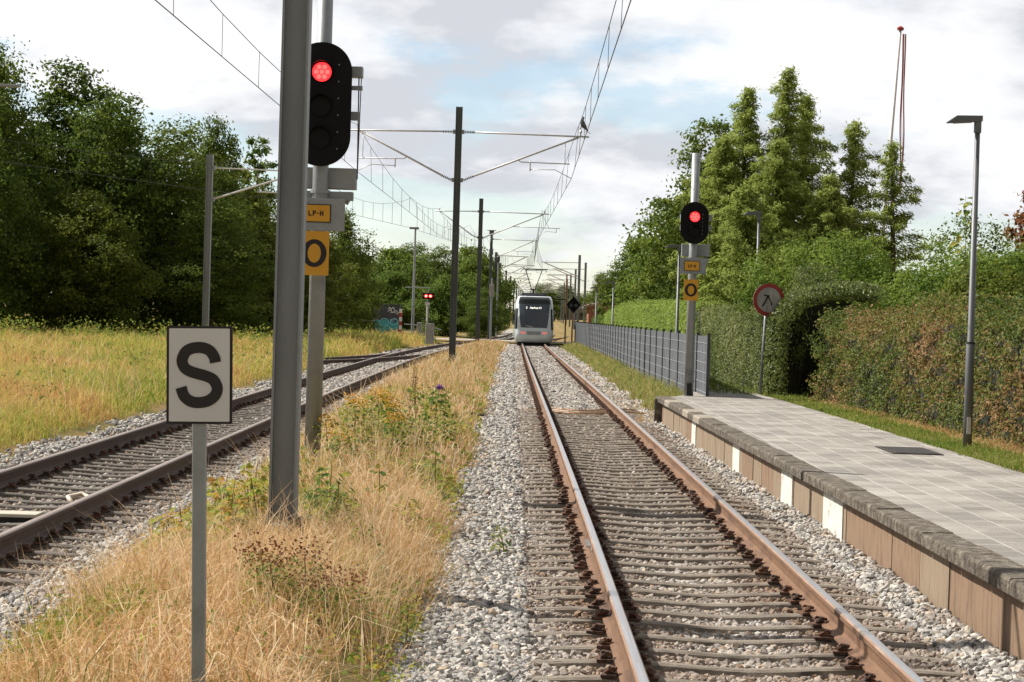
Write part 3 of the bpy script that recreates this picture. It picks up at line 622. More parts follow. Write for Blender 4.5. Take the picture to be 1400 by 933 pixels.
# leafy things ------------------------------------------------------
def clump_leaves(lobes, nclump, per, csize, L, W, bias=.7, hollow=.18, flat=.6, upb=.5):
    lob = np.array(lobes, float); wts = lob[:, 3] * lob[:, 5] + lob[:, 4] * lob[:, 5]; wts /= wts.sum()
    k = rs.choice(len(lob), nclump * 3, p=wts); d = unit(rs.normal(size=(len(k), 3)))
    rad = 1 - np.abs(rs.normal(0, hollow, len(k))); Cc = lob[k, :3] + d * lob[k, 3:6] * rad[:, None]
    deep = np.zeros(len(k))
    for l in lob: 
        q = np.linalg.norm((Cc - l[:3]) / l[3:6], axis=1); deep = np.maximum(deep, 1 - q)
    ok = (deep < .38) & (Cc[:, 2] > 0.02); Cc = Cc[ok][:nclump]; d = d[ok][:nclump]; m = len(Cc)
    sz = csize * rs.uniform(.6, 1.35, m)
    off = rs.normal(size=(m, per, 3)) * sz[:, None, None] * np.array([1, 1, flat]) * .5
    P = (Cc[:, None] + off).reshape(-1, 3); Nn = (d[:, None] * bias + unit(off) * .5 + np.array([0, 0, upb])).reshape(-1, 3)
    ct = np.repeat(rs.normal(.42, .13, m), per)
    n = len(P); V, F = cards(P, Nn, L * rs.uniform(.6, 1.3, n), W * rs.uniform(.6, 1.3, n))
    return V, F, np.repeat(np.clip(ct + rs.normal(0, .14, n), 0, 1), 4)
def trunk_mesh(name, h, r, parent, limbs, spread):
    m = MB(); pts = [(0, 0, -.4)] + [(random.uniform(-.12, .12) * i * .3, random.uniform(-.12, .12) * i * .3, h * i / 5) for i in range(1, 6)]
    m.tube(pts, [r * 1.25, r, r * .85, r * .65, r * .45, r * .15], 9)
    for i in range(limbs):
        z = h * random.uniform(.3, .85); a = random.uniform(0, 6.28); L = spread * random.uniform(.5, .9) * (1.1 - z / h * .5)
        p0 = Vector((pts[min(5, int(z / h * 5))][0], pts[min(5, int(z / h * 5))][1], z)); p1 = p0 + Vector((math.cos(a) * L * .5, math.sin(a) * L * .5, L * .45)); p2 = p0 + Vector((math.cos(a) * L, math.sin(a) * L, L * .8))
        m.tube([p0, p1, p2], [r * .35, r * .2, r * .05], 5)
    return m.build(name, M['trunk'], parent, smooth=True)
def broadleaf(label, loc, h, w, g, group, seed=0, nc=420, per=48, L=.2, low=.1, cat='tree', name='broadleaf_tree', squash=1.0):
    random.seed(seed * 13 + 1)
    root = thing(name, label, cat, loc, random.uniform(0, 6), group)
    trunk_mesh('trunk', h * .85, .012 * h + .05, root, 9, w * .45)
    lobes = []
    for i in range(11):
        f = i / 10; zc = h * (low + .12 + (.86 - low - .12) * f); rw = w * .5 * (math.sin(math.pi * min(1, .25 + f * .68)) ** .7); a = i * 2.4 + random.random()
        q = rw * .55; lobes.append((math.cos(a) * q, math.sin(a) * q, zc, rw * random.uniform(.45, .68), rw * random.uniform(.45, .68), h * random.uniform(.10, .17)))
    lobes.append((random.uniform(-.4, .4), 0, h * .93, w * .14, w * .14, h * .09)); lobes.append((0, 0, h * .5, w * .3, w * .3, h * .32))
    V, F, t = clump_leaves(lobes, int(nc * 1.25), per, w * .085, L * 1.12, L * .75, hollow=.24)
    npmesh('crown', V, F, G[g], root, {'tint': t})
    return root
def place_copy(src, label, loc, rz, sc):
    c = copy_tree(src); c.location = loc; c.rotation_euler = (0, 0, rz); c.scale = sc; c['label'] = label; return c
TG = 'dark trees along the left edge of the meadow'
zg = lambda x, y: float(ground_z(np.array(x), np.array(y)))
pA = broadleaf('tallest dark broadleaf tree at the far left edge of the photo', (-28.6, 112, zg(-28, 112)), 15.6, 10, 'dark', TG, 1, 520, 48, .21, 0.0)
pB = broadleaf('dark rounded tree whose crown peaks just left of the meadow middle', (-23.6, 114, zg(-23, 114)), 14.0, 9, 'dark', TG, 2, 520, 48, .21, 0.0)
pC = broadleaf('olive green tree with sunlit crown behind the lone siding mast', (-16.6, 121, zg(-16, 121)), 10.4, 8, 'olive', TG, 3, 460, 48, .2, 0.0)
pD = broadleaf('pale sparse upright tree sticking up right of the siding mast', (-15.2, 126, zg(-15, 126)), 11.4, 4.4, 'mid', TG, 4, 150, 40, .2, 0.2)
place_copy(pA, 'dark tree with notched top between the two tallest crowns', (-25.9, 107, zg(-26, 107)), 2.0, (.8, .8, .93))
place_copy(pB, 'dark tree falling away in height right of the tall peaks', (-20.2, 110, zg(-20, 110)), 1.1, (.9, .9, .86))
place_copy(pA, 'broad low dark tree filling the middle of the left wood', (-17.6, 112, zg(-17, 112)), 4.1, (.85, .85, .72))
place_copy(pB, 'small dark spire topped tree next to the siding mast', (-16.2, 116, zg(-16, 116)), 3.1, (.5, .5, .83))
place_copy(pC, 'yellowish tree half hidden by the big foreground mast', (-12.6, 128, zg(-12, 128)), 1.0, (.8, .8, .74))
place_copy(pC, 'shaded olive tree low in front of the dark wood', (-20.5, 104, zg(-20, 104)), 2.5, (.85, .7, .68))
place_copy(pB, 'dark undergrowth tree low at the far left edge', (-25.0, 101, zg(-25, 101)), 5.0, (.95, .7, .72))
place_copy(pA, 'dark low tree just left of the siding mast base', (-15.0, 108, zg(-15, 108)), 0.4, (.72, .6, .45))
place_copy(pC, 'low olive tree right of the siding mast base', (-12.6, 118, zg(-12, 118)), 3.9, (.7, .7, .52))
place_copy(pB, 'dark tree behind the foreground signal post with drooping right edge', (-12.2, 150, zg(-12, 150)), 5.3, (.72, .72, .62))
place_copy(pB, 'dark backdrop tree behind the two tallest crowns', (-31, 125, zg(-31, 125)), .3, (1.2, 1, 1.02))
place_copy(pA, 'backdrop tree behind the falling crown line', (-23.5, 126, zg(-23, 126)), 3.3, (1.1, 1, .82))
# middle distance wood
MG = 'trees behind the level crossing'
pM = broadleaf('fresh green tree beyond the left track between signal post and hut', (-19, 196, zg(-19, 196)), 6.4, 8, 'mid', MG, 21, 420, 46, .22, 0.0)
mids = [(-20.5, 205, 6.6, 8, 'B'), (-16.5, 212, 7.4, 9, 'C'), (-12.2, 218, 7.9, 10, 'A'), (-8.2, 226, 8.6, 10, 'B'), (-5.2, 240, 9.0, 9, 'A'), (-15.5, 186, 4.8, 8, 'C'), (-10.6, 190, 5.2, 7, 'C'), (-5.6, 182, 5.0, 6, 'A'), (-2.6, 178, 4.2, 4.2, 'B'), (-24, 190, 6.6, 9, 'B'), (-3.8, 205, 7.2, 6, 'C')]
mlab = ['dark round tree at the left end of the wood behind the crossing', 'olive tree second from the left in the wood behind the crossing', 'highest dark crown left of the tall lamp pole', 'dark crown right behind the crossing lights', 'dark tall crown between the centre mast and the third mast', 'bright green low tree behind the graffiti hut left side', 'low sunlit tree right behind the graffiti hut', 'dark low tree behind the white sign post', 'dark shrubby tree left of the tram', 'wide dark tree behind the foreground signal pole', 'olive crown peeking over behind the third mast']
for (x, y, h, w, k), lb in zip(mids, mlab):
    src = {'A': pM, 'B': pA, 'C': pM}[k]; bh = {'A': 6.4, 'B': 15.6, 'C': 6.4}[k]; bw = {'A': 8, 'B': 10, 'C': 8}[k]
    c = place_copy(src, lb, (x, y, zg(x, y)), x * 1.7, (w / bw, w / bw, h / bh)); c['group'] = MG
# far trees behind the tram and along the line
fars = [(6, 520, 9, 14, 'A', 'far dark tree on the horizon behind the pantograph'), (-12, 480, 11, 16, 'B', 'far tree on the horizon left of the tram roof'), (24, 500, 12, 18, 'A', 'far tree on the horizon right of the tram roof'), (14, 650, 10, 20, 'B', 'farthest low tree straight above the tram'),
        (9.2, 235, 6.5, 5, 'C', 'pale green tree right of the far right masts'), (12.5, 215, 5.2, 6, 'C', 'low green tree behind the small barn roof'), (-16, 330, 12, 14, 'A', 'distant tall dark tree left of the line beyond the crossing'), (19, 330, 9, 12, 'B', 'distant dark tree right of the line beyond the barn')]
for x, y, h, w, k, lb in fars:
    src = {'A': pA, 'B': pB, 'C': pC}[k]; bh = {'A': 15.6, 'B': 14.0, 'C': 10.4}[k]; bw = {'A': 10, 'B': 9, 'C': 8}[k]
    c = place_copy(src, lb, (x, y, zg(x, y)), x * 1.7, (w / bw, w / bw, h / bh)); c['group'] = 'far trees along the line'
# right side broadleaves
RG = 'broadleaf trees behind the fence and hedge'
pE = broadleaf('leafy dark tree behind the right signal, left of the feathery conifers', (7.3, 84, .2), 9.2, 5.4, 'dark', RG, 6, 420, 46, .15, .0)
pF = broadleaf('glossy green tree left of the right signal above the sunny hedge', (8.0, 108, .2), 7.4, 7.5, 'mid', RG, 7, 420, 46, .18, .0)
place_copy(pE, 'dark crown standing against the sky left of the right signal', (8.2, 150, 0), 1.5, (1.1, 1.1, .78))
place_copy(pF, 'round green tree above the small barn at the hedge end', (10.5, 140, 0), 2.5, (1.1, 1.1, .9))
place_copy(pE, 'dark backdrop tree low behind the feathery conifers', (10.0, 74, .2), 3.5, (1.5, 1.2, .55))
broadleaf('brown leaved crown poking in at the right edge of the photo', (14.2, 57, .3), 6.2, 3.0, 'rustleaf', None, 9, 120, 40, .14, .45)

# feathery conifers
def feathery(label, loc, h, w, seed, lean=0.0, dens=1.0):
    random.seed(seed); root = thing('feathery_conifer', label, 'conifer', loc, random.uniform(0, 6), 'feathery conifers behind the right signal')
    m = MB(); m.tube([(0, 0, -.3), (.05, 0, h * .5), (lean, 0, h * .97)], [.13, .08, .015], 7)
    Ps = []; As = []; Ns = []; nb = int(100 * dens)
    for i in range(nb):
        f = .06 + .94 * (i / nb); z = h * f; a = i * 2.399 + random.uniform(-.4, .4)
        L = w * 1.12 * (1 - f) ** .85 * random.uniform(.22, 1.3) + .06; L = min(L, 1.45) if z > 1.6 else min(L, .9)
        bx = lean * f; n = int(16 + L * 44); s = np.linspace(.08, 1, n)
        x = bx + math.cos(a) * L * s; y = math.sin(a) * L * s; zz = z + L * (.5 * s - .34 * s ** 2.2)
        if i % 3 == 0: m.tube([(bx, 0, z), (x[n // 2], y[n // 2], zz[n // 2]), (x[-1], y[-1], zz[-1])], [.02, .012, .004], 4)
        sp = .035 + .105 * np.sin(s * np.pi) ** .6
        P = np.stack([x, y, zz], 1); P = np.repeat(P, 5, 0); sp = np.repeat(sp, 5)
        P += rs.normal(size=P.shape) * sp[:, None] * np.array([.75, .75, .55]); P[:, 2] -= np.abs(rs.normal(size=len(P))) * .05
        A = np.tile(np.array([math.cos(a), math.sin(a), -.35]), (len(P), 1)) + rs.normal(size=P.shape) * .5
        Ps.append(P); As.append(A); Ns.append(np.tile(np.array([math.cos(a) * .4, math.sin(a) * .4, .8]), (len(P), 1)))
    P = np.concatenate(Ps); A = np.concatenate(As); Nn = np.concatenate(Ns); n = len(P)
    V, F = cards(P, Nn, rs.uniform(.09, .2, n), rs.uniform(.022, .055, n), A, .5)
    m.build('trunk', M['trunk'], root, smooth=True)
    npmesh('crown', V, F, G['feather'], root, {'tint': np.repeat(np.clip(rs.normal(.42, .2, n) , 0, 1), 4)})
    return root
feathery('feathery conifer nearest the right signal, shorter with wide skirt', (5.75, 62, .25), 6.7, 3.0, 11, .1, 1.2)
feathery('feathery conifer with a thin pointed top, left of the tallest spire', (6.3, 62.5, .25), 8.2, 2.9, 12, -.1)
feathery('tallest feathery conifer spire in the middle of its row', (7.45, 62, .25), 8.75, 2.9, 13, .05)
feathery('feathery conifer just right of the tallest spire', (8.15, 63, .25), 8.1, 2.7, 14, -.1)
feathery('thinner feathery conifer left of the leaning flagpole', (9.25, 62, .25), 7.3, 2.6, 15, .15, .75)
feathery('sparse wind-bent feathery conifer in front of the flagpole', (10.35, 60.5, .25), 6.7, 2.4, 16, .25, .5)
feathery('low feathery conifer at the hedge behind the second street lamp', (6.0, 58.5, .25), 5.2, 2.6, 17, 0)
feathery('feathery conifer filling the gap behind the second street lamp', (7.0, 60.5, .25), 6.6, 3.0, 18, .1)
feathery('short feathery conifer low between spire row and shrubs', (8.5, 60, .25), 5.6, 3.0, 19, .1)

# hedges
def hedge(label, path, h, th, g, nleaf, L, group=None, name='hedge', rough=.07, jag=.0, cat='hedge', topw=.9, tm=.45):
    root = thing(name, label, cat, (path[0][0], path[0][1], 0), 0, group); ox, oy = path[0]
    pts = np.array(path, float); seg = np.linalg.norm(np.diff(pts, axis=0), axis=1); cum = np.concatenate([[0], np.cumsum(seg)]); tot = cum[-1]
    def at(s): return np.interp(s, cum, pts[:, 0]), np.interp(s, cum, pts[:, 1])
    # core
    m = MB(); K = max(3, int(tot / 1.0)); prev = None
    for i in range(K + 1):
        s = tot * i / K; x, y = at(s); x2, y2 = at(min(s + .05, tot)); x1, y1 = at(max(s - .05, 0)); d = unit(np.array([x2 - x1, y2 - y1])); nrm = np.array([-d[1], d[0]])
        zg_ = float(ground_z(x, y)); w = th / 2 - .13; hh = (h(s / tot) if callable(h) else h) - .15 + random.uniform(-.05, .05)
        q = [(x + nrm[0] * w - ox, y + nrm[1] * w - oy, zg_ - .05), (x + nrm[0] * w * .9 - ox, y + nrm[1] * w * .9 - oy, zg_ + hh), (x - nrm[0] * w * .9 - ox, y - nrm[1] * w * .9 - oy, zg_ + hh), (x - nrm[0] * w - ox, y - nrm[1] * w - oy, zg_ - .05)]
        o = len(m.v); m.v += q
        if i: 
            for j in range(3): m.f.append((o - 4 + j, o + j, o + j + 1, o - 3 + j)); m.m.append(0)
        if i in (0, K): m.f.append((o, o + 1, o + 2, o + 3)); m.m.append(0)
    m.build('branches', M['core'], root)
    n = nleaf; s = rs.rand(n) * tot; x, y = at(s); xa, ya = at(np.minimum(s + .05, tot)); xb, yb = at(np.maximum(s - .05, 0)); d = unit(np.stack([xa - xb, ya - yb], 1)); nr = np.stack([-d[:, 1], d[:, 0]], 1)
    hh = np.array([h(v) for v in s / tot]) if callable(h) else np.full(n, h)
    hh = hh + jag * noise2(s * 1.3, s * .4) + jag * .5 * np.abs(noise2(s * 4, s * 2))
    side = rs.rand(n); per = 2 * h_avg(h) + th; top = side < th * 1.2 / per; left = rs.rand(n) < .6
    sgn = np.where(left, 1, -1); u = np.where(top, rs.uniform(-1, 1, n), sgn)
    zz = np.where(top, hh, rs.rand(n) ** .9 * hh)
    bul = rough * (noise2(s * 1.9, zz * 3) + noise2(s * 5.1, zz * 6 + 2) * .7)
    off = (th / 2 + bul) * u + np.where(top, 0, rs.normal(0, .045, n)); zz = zz + np.where(top, np.abs(rs.normal(0, .06, n)) + bul, 0)
    P = np.stack([x + nr[:, 0] * off - ox, y + nr[:, 1] * off - oy, ground_z(x, y) + zz], 1)
    Nn = np.where(top[:, None], np.array([0, 0, 1.0]), np.stack([nr[:, 0] * sgn, nr[:, 1] * sgn, np.full(n, .45)], 1))
    # hedge ends
    V, F = cards(P, Nn, L * rs.uniform(.6, 1.3, n), L * .6 * rs.uniform(.7, 1.3, n), None, .7)
    t = tm + .30 * noise2(s * .33 + 1, zz * .9) + .12 * noise2(s * 1.3 + 1, zz * 2) + .16 * noise2(s * 3.7, zz * 5) + rs.normal(0, .17, n)
    npmesh('foliage', V, F, G[g], root, {'tint': np.repeat(np.clip(t, 0, 1), 4)})
    return root
def h_avg(h): return h(.5) if callable(h) else h
hedge('brown and green mottled hedge behind the near street lamp', [(6.78, 44.6), (6.9, 41), (7.2, 34), (7.4, 28), (7.5, 22), (7.6, 13)][::-1], lambda f: 1.62 + .1 * math.sin(f * 20) - .35 * max(0, f - .9) * 10 * .5, 1.3, 'brown', 95000, .068, rough=.2, jag=.26, tm=.42)
hedge('tall clipped grey green hedge behind the fence end and round sign', [(5.7, 47.2), (5.35, 51.5), (5.2, 57)], 1.78, .8, 'hedge', 42000, .055, rough=.05)
hedge('long sunlit yellow green hedge rising behind the grey fence', [(5.25, 57.5), (5.15, 75), (5.15, 95), (5.3, 118)], lambda f: 1.9 + .2 * math.sin(f * 3.1), 1.1, 'lime', 70000, .085, rough=.05)
hedge('low far green hedge behind the fence towards the barn', [(5.4, 119), (5.5, 140), (6.4, 170)], 1.7, 1.0, 'mid', 14000, .12, rough=.15, jag=.2)

# leafy arch over the garden gate
ar = thing('hedge_arch', 'ivy covered hedge arch with a dark opening left of the brown hedge', 'hedge arch', (0, 0, 0))
ap = [(5.52, 46.0, .3), (5.50, 45.9, 1.2), (5.54, 45.8, 1.9), (5.85, 45.5, 2.3), (6.35, 45.1, 2.5), (6.85, 44.7, 2.55), (7.3, 44.4, 2.5)]
Pl = []; Nl = []
for i in range(len(ap) - 1):
    a0, a1 = np.array(ap[i]), np.array(ap[i + 1]); k = int(np.linalg.norm(a1 - a0) * 2600)
    P = a0 + (a1 - a0) * rs.rand(k, 1); d = unit(rs.normal(size=(k, 3))); P = P + d * np.array([.26, .85, .2]) * rs.uniform(.75, 1.1, (k, 1)); P[:, 1] += .6; Pl.append(P); Nl.append(d)
P = np.concatenate(Pl); Nn = np.concatenate(Nl); P[:, 2] = np.maximum(P[:, 2], .3); n = len(P)
V, F = cards(P, Nn, rs.uniform(.045, .085, n), rs.uniform(.035, .06, n)); npmesh('foliage', V, F, G['hedge'], ar, {'tint': np.repeat(np.clip(rs.normal(.4, .2, n), 0, 1), 4)})
m = MB(); m.tube([(x, y + .6, z) for x, y, z in ap], [.16] * len(ap), 7); m.box((6.75, 47.5, 1.2), (2.3, .1, 2.3)); m.build('branches', M['core'], ar)  # stem tube, plus a flat dark sheet standing in for shade inside the opening

# shrubs
SG = 'garden shrubs above the hedge'
def shrub(label, loc, lobes, g, nc, per=36, L=.09, cs=.2, group=SG, name='shrub', stems=True, tipup=0):
    root = thing(name, label, 'shrub', loc, 0, group)
    V, F, t = clump_leaves(lobes, nc, per, cs, L, L * .6, hollow=.24, flat=.9)
    t = np.clip(t + .2 * np.repeat(noise2(V[::4, 0] * .9 + loc[0], V[::4, 2] * 1.4 + loc[1]), 4), 0, 1); f_ = rs.rand(len(V) // 4) < .1; V.reshape(-1, 4, 3)[f_] += (unit(rs.normal(size=(f_.sum(), 3))) * rs.uniform(.05, .3, (f_.sum(), 1)) + [0, 0, .08])[:, None]
    npmesh('foliage', V, F, G[g], root, {'tint': t})
    m = MB()
    for l in lobes: m.tube([(l[0] * .2, l[1] * .2, -.1), (l[0] * .7, l[1] * .7, l[2] * .5), (l[0], l[1], l[2])], [.05, .035, .012], 5)
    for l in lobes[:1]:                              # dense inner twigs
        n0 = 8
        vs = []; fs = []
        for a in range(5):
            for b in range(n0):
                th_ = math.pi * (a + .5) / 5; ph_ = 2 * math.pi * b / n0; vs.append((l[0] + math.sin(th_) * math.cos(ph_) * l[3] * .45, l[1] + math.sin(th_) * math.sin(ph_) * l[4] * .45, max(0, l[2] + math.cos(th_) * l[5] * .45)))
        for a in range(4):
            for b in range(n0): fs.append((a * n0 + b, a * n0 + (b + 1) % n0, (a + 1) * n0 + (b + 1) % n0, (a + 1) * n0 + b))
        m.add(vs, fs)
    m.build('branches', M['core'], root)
    return root
def L3(w, d, h, seed):
    random.seed(seed); o = [(0, 0, h * .45, w * .42, d * .42, h * .45)]
    for i in range(6): 
        a = i * 1.05 + random.random() * .5; o.append((math.cos(a) * w * .27, math.sin(a) * d * .27, h * random.uniform(.42, .78), w * random.uniform(.2, .3), d * random.uniform(.2, .3), h * random.uniform(.18, .3)))
    return o
shr = [('ivy mound above the round sign and hedge arch', 6.9, 49.5, 3.6, 3.2, 3.6, 'bush', 300), ('dark glossy shrub between conifers and arch', 7.2, 54.5, 3.4, 3.2, 3.9, 'dark', 240),
       ('bright green shrub right of the hedge arch', 8.3, 46.5, 2.8, 2.6, 3.1, 'bush', 300), ('tangled light green shrub above the middle of the brown hedge', 9.2, 43.5, 3.0, 2.8, 3.4, 'bush', 320),
       ('shrub with pale leaves left of the near street lamp', 8.9, 38.5, 2.6, 2.6, 3.0, 'olive', 300), ('deep green shrub right behind the near street lamp', 9.1, 34.5, 2.4, 2.4, 3.0, 'bush', 400),
       ('dense shrub right of the near street lamp', 8.9, 31.2, 2.0, 2.0, 2.7, 'bush', 360), ('shrub at the right edge of the photo above the hedge', 9.0, 28.4, 1.9, 2.0, 2.6, 'bush', 380),
       ('tall back shrub behind the light green shrubs', 11.2, 50.5, 3.4, 2.8, 4.1, 'dark', 260), ('far right back shrub behind the near lamp', 11.2, 43.5, 3.2, 2.8, 3.9, 'mid', 520), ('back shrub touching the right edge', 11.6, 38.5, 2.8, 2.8, 3.5, 'bush', 520)]
for i, (lb, x, y, w, d, h, g, nc) in enumerate(shr): shrub(lb, (x, y, .3), L3(w, d, h, i + 3), g, int(nc * 1.35), 40, .085, .24)
# climbing stem with big leaves sticking up
def leafy_stem(label, loc, h, g='weed', nl=26, L=.14, spread=.14, name='leafy_stem', group=None, top=None, lean=(.05, 0), cat='plant', wf=.7):
    root = thing(name, label, cat, loc, random.uniform(0, 6), group)
    m = MB(); m.tube([(0, 0, -.03), (lean[0] * .4, lean[1] * .4, h * .5), (lean[0], lean[1], h)], [.008, .006, .003], 5); m.build('stem', M['stem'], root)
    f = rs.uniform(.15, 1, nl); a = rs.rand(nl) * 6.28; sp = spread * (1.15 - f * .6) * rs.uniform(.4, 1, nl)
    P = np.stack([lean[0] * f + np.cos(a) * sp, lean[1] * f + np.sin(a) * sp, f * h - sp * .2], 1)
    V, F = cards(P, np.stack([np.cos(a) * .3, np.sin(a) * .3, np.ones(nl)], 1), L * rs.uniform(.6, 1.2, nl) * (1.2 - f * .4), L * wf * rs.uniform(.7, 1.1, nl) * (1.2 - f * .4), np.stack([np.cos(a), np.sin(a), -.2 * np.ones(nl)], 1), .35)
    npmesh('leaves', V, F, G[g], root, {'tint': np.repeat(rs.uniform(.1, .9, nl), 4)})
    if top:
        k, tg, r_, L2 = top; a = rs.rand(k) * 6.28; q = np.sqrt(rs.rand(k)) * r_
        P = np.stack([lean[0] + np.cos(a) * q, lean[1] + np.sin(a) * q, h + rs.normal(0, r_ * .3, k)], 1)
        V, F = cards(P, np.tile([0, -.3, 1.], (k, 1)), L2, L2, None, .5); npmesh('flower_head', V, F, G[tg], root, {'tint': np.repeat(rs.rand(k), 4)})
    return root
M['stem'] = mat('plant_stem', [(0.13, 0.11, 0.04), (0.18, 0.1, 0.05)], 0.8)
leafy_stem('tall climbing shoot with big bright leaves above the shrubs', (8.25, 40.5, 2.4), 1.9, 'weed', 60, .19, .3, 'climbing_shoot', cat='plant')

# weeds in the strip, each one a plant
def wx(px_X, Y): return (px_X, Y, float(ground_z(px_X, Y)))
plants = [
 ('yellow green seedling with broad leaves left of the big mast', -1.98, 15.6, .42, 'maple', 40, .09, .16, None),
 ('pale leafy seedling touching the big mast left edge', -1.86, 16.3, .5, 'maple', 44, .09, .15, None),
 ('wide bright seedling halfway between the S sign pole and the big mast', -2.3, 16.0, .36, 'maple', 44, .10, .2, None),
 ('low yellowing seedling beside the S sign pole', -2.4, 15.1, .28, 'maple', 30, .08, .18, None),
 ('orange tinged seedling at the foot of the signal post', -2.1, 20.2, .55, 'maple', 40, .08, .2, None),
 ('dark leafy sprig right behind the big mast foot', -1.45, 17.4, .42, 'weed', 50, .07, .17, None),
 ('tall sapling with large dark green leaves near the ballast edge', -.75, 21.5, .62, 'weed', 22, .10, .15, None),
 ('leaning sapling with few leaves in the middle of the dry grass', -1.15, 19.2, .5, 'weed', 14, .09, .14, None),
 ('pale seedling low in the straw left of the ballast edge', -.95, 18.5, .34, 'maple', 22, .09, .15, None),
 ('bushy green weed alone on the ballast beside the near rail', -.03, 18.9, .36, 'weed', 90, .045, .10, None),
 ('small green weed in front at the ballast edge', -.62, 13.4, .25, 'weed', 36, .04, .09, None),
 ('green weed clump in the straw below the middle of the strip', -.98, 15.4, .4, 'weed', 70, .05, .11, None),
 ('tiny sprout at the bottom of the photo on the ballast', -.52, 12.4, .15, 'weed', 26, .035, .07, None),
 ('yellow flowering weed just right of the signal post', -1.95, 26.5, .62, 'weed', 90, .07, .22, (70, 'flower', .13, .035)),
 ('taller yellow flowering weed second right of the signal post', -1.7, 27.8, .7, 'weed', 90, .07, .22, (80, 'flower', .14, .035)),
 ('orange flowering weed third right of the signal post', -1.45, 27.2, .6, 'weed', 90, .07, .22, (70, 'flower', .12, .035)),
 ('low green weed in front of the yellow flowers', -1.75, 24.6, .4, 'weed', 90, .07, .24, None),
 ('purple flowering shrub shoot among the dry grass', -1.12, 30.5, .8, 'weed', 60, .1, .2, (60, 'purple', .05, .035)),
 ('silvery green shrub shoot beside the purple flower', -1.4, 31.5, .7, 'weed', 60, .1, .2, None),
 ('tall brown dock stalk in the dry grass', -1.55, 34.0, .75, 'rustleaf', 80, .04, .05, None),
 ('second brown dock stalk farther along the dry grass', -1.75, 36.5, .8, 'rustleaf', 80, .04, .05, None),
 ('leafy stalk left of the S sign pole at the track edge', -3.0, 18.5, .4, 'weed', 30, .06, .1, None),
]
for lb, x, y, h, g, nl, L, sp, top in plants: leafy_stem(lb, wx(x, y), h, g, int(nl * (2.6 if g == 'maple' or top else 1.5)), L * 1.05, sp * (1.45 if nl >= 40 else 1.15), 'wild_plant', top=top, cat='weed', group='weeds standing in the strip between the tracks', lean=(random.uniform(-.12, .12), random.uniform(-.1, .1)))
TH = 'broad leaved seedlings forming a thicket left of the big mast'
for x, y, h in [(-2.12, 16.4, .5), (-2.5, 16.8, .4), (-2.35, 17.6, .5), (-2.7, 17.4, .35), (-2.05, 17.2, .45), (-2.6, 15.6, .3), (-1.95, 15.0, .3), (-2.2, 18.6, .5), (-2.55, 18.9, .42), (-1.5, 16.6, .4), (-1.35, 17.0, .45), (-1.5, 18.0, .5)]:
    left = x < -1.8
    leafy_stem('yellow green seedling in the thicket left of the big mast' if left else 'darker leafy seedling in the thicket right of the big mast', wx(x, y), h, 'maple' if left else 'weed', 95, .10, .26, 'wild_seedling', group=TH if left else 'dark seedlings right of the big mast', cat='weed', lean=(random.uniform(-.1, .1), random.uniform(-.1, .1)))
for x, y, h in [(-2.05, 28.5, .6), (-1.85, 29.6, .55), (-1.6, 29.0, .6), (-1.45, 26.0, .5), (-1.2, 28.0, .5), (-2.1, 25.0, .5), (-1.9, 23.6, .4), (-1.0, 32.0, .6), (-1.25, 33.0, .7), (-.9, 29.5, .5)]:
    fl_ = y < 30 and x < -1.3
    leafy_stem('leafy weed with orange yellow flowers in the thicket right of the signal post' if fl_ else 'green leafy weed in the straw near the purple flower', wx(x, y), h, 'weed', 130, .08, .28, 'flowering_weed' if fl_ else 'leafy_weed', group='orange yellow flowering weeds' if fl_ else 'green weeds near the purple flower', top=(70, 'flower', .15, .035) if fl_ else None, cat='weed')
# brown faded flower patch, bottom left
for i, (x, y, h, lb) in enumerate([(-1.33, 12.6, .36, 'faded brown flower heads at the bottom near the S sign pole'), (-1.2, 13.0, .38, 'rust brown flower clump in the straw below the big mast'), (-1.08, 12.5, .3, 'low rust brown flower clump at the bottom of the photo'), (-1.45, 13.1, .34, 'brown flower clump nearest the S sign pole'), (-1.0, 12.9, .3, 'right hand brown flower clump at the strip front')]):
    leafy_stem(lb, wx(x, y), h, 'weed', 320, .04, .24, 'faded_flower', top=(150, 'brownflower', .16, .022), cat='flower', group='faded brown flowers near the camera')

# ------------------------------------------------------------------ platform
pf = thing('railway_platform', 'low paved platform with mossy edge stones along the right of the near track', 'platform', (0, 0, 0))
PE = smooth([(0, 3.16), (13.4, 3.15), (19.3, 3.10), (29.4, 2.95), (36, 2.87), (42, 2.80), (44, 2.76)])
yy = np.concatenate([np.arange(2, 42.5, 1.5), [43.0]]); V = []; F = []
for y in yy:
    V += [(float(PE(y)) + .24, y, .335), (float(PX(y)), y, .325), (float(PX(y)), y, .15)]
k = len(yy)
for i in range(k - 1):
    F += [(i * 3, i * 3 + 1, i * 3 + 4, i * 3 + 3), (i * 3 + 1, i * 3 + 2, i * 3 + 5, i * 3 + 4)]
m = MB(); m.add(V, F)
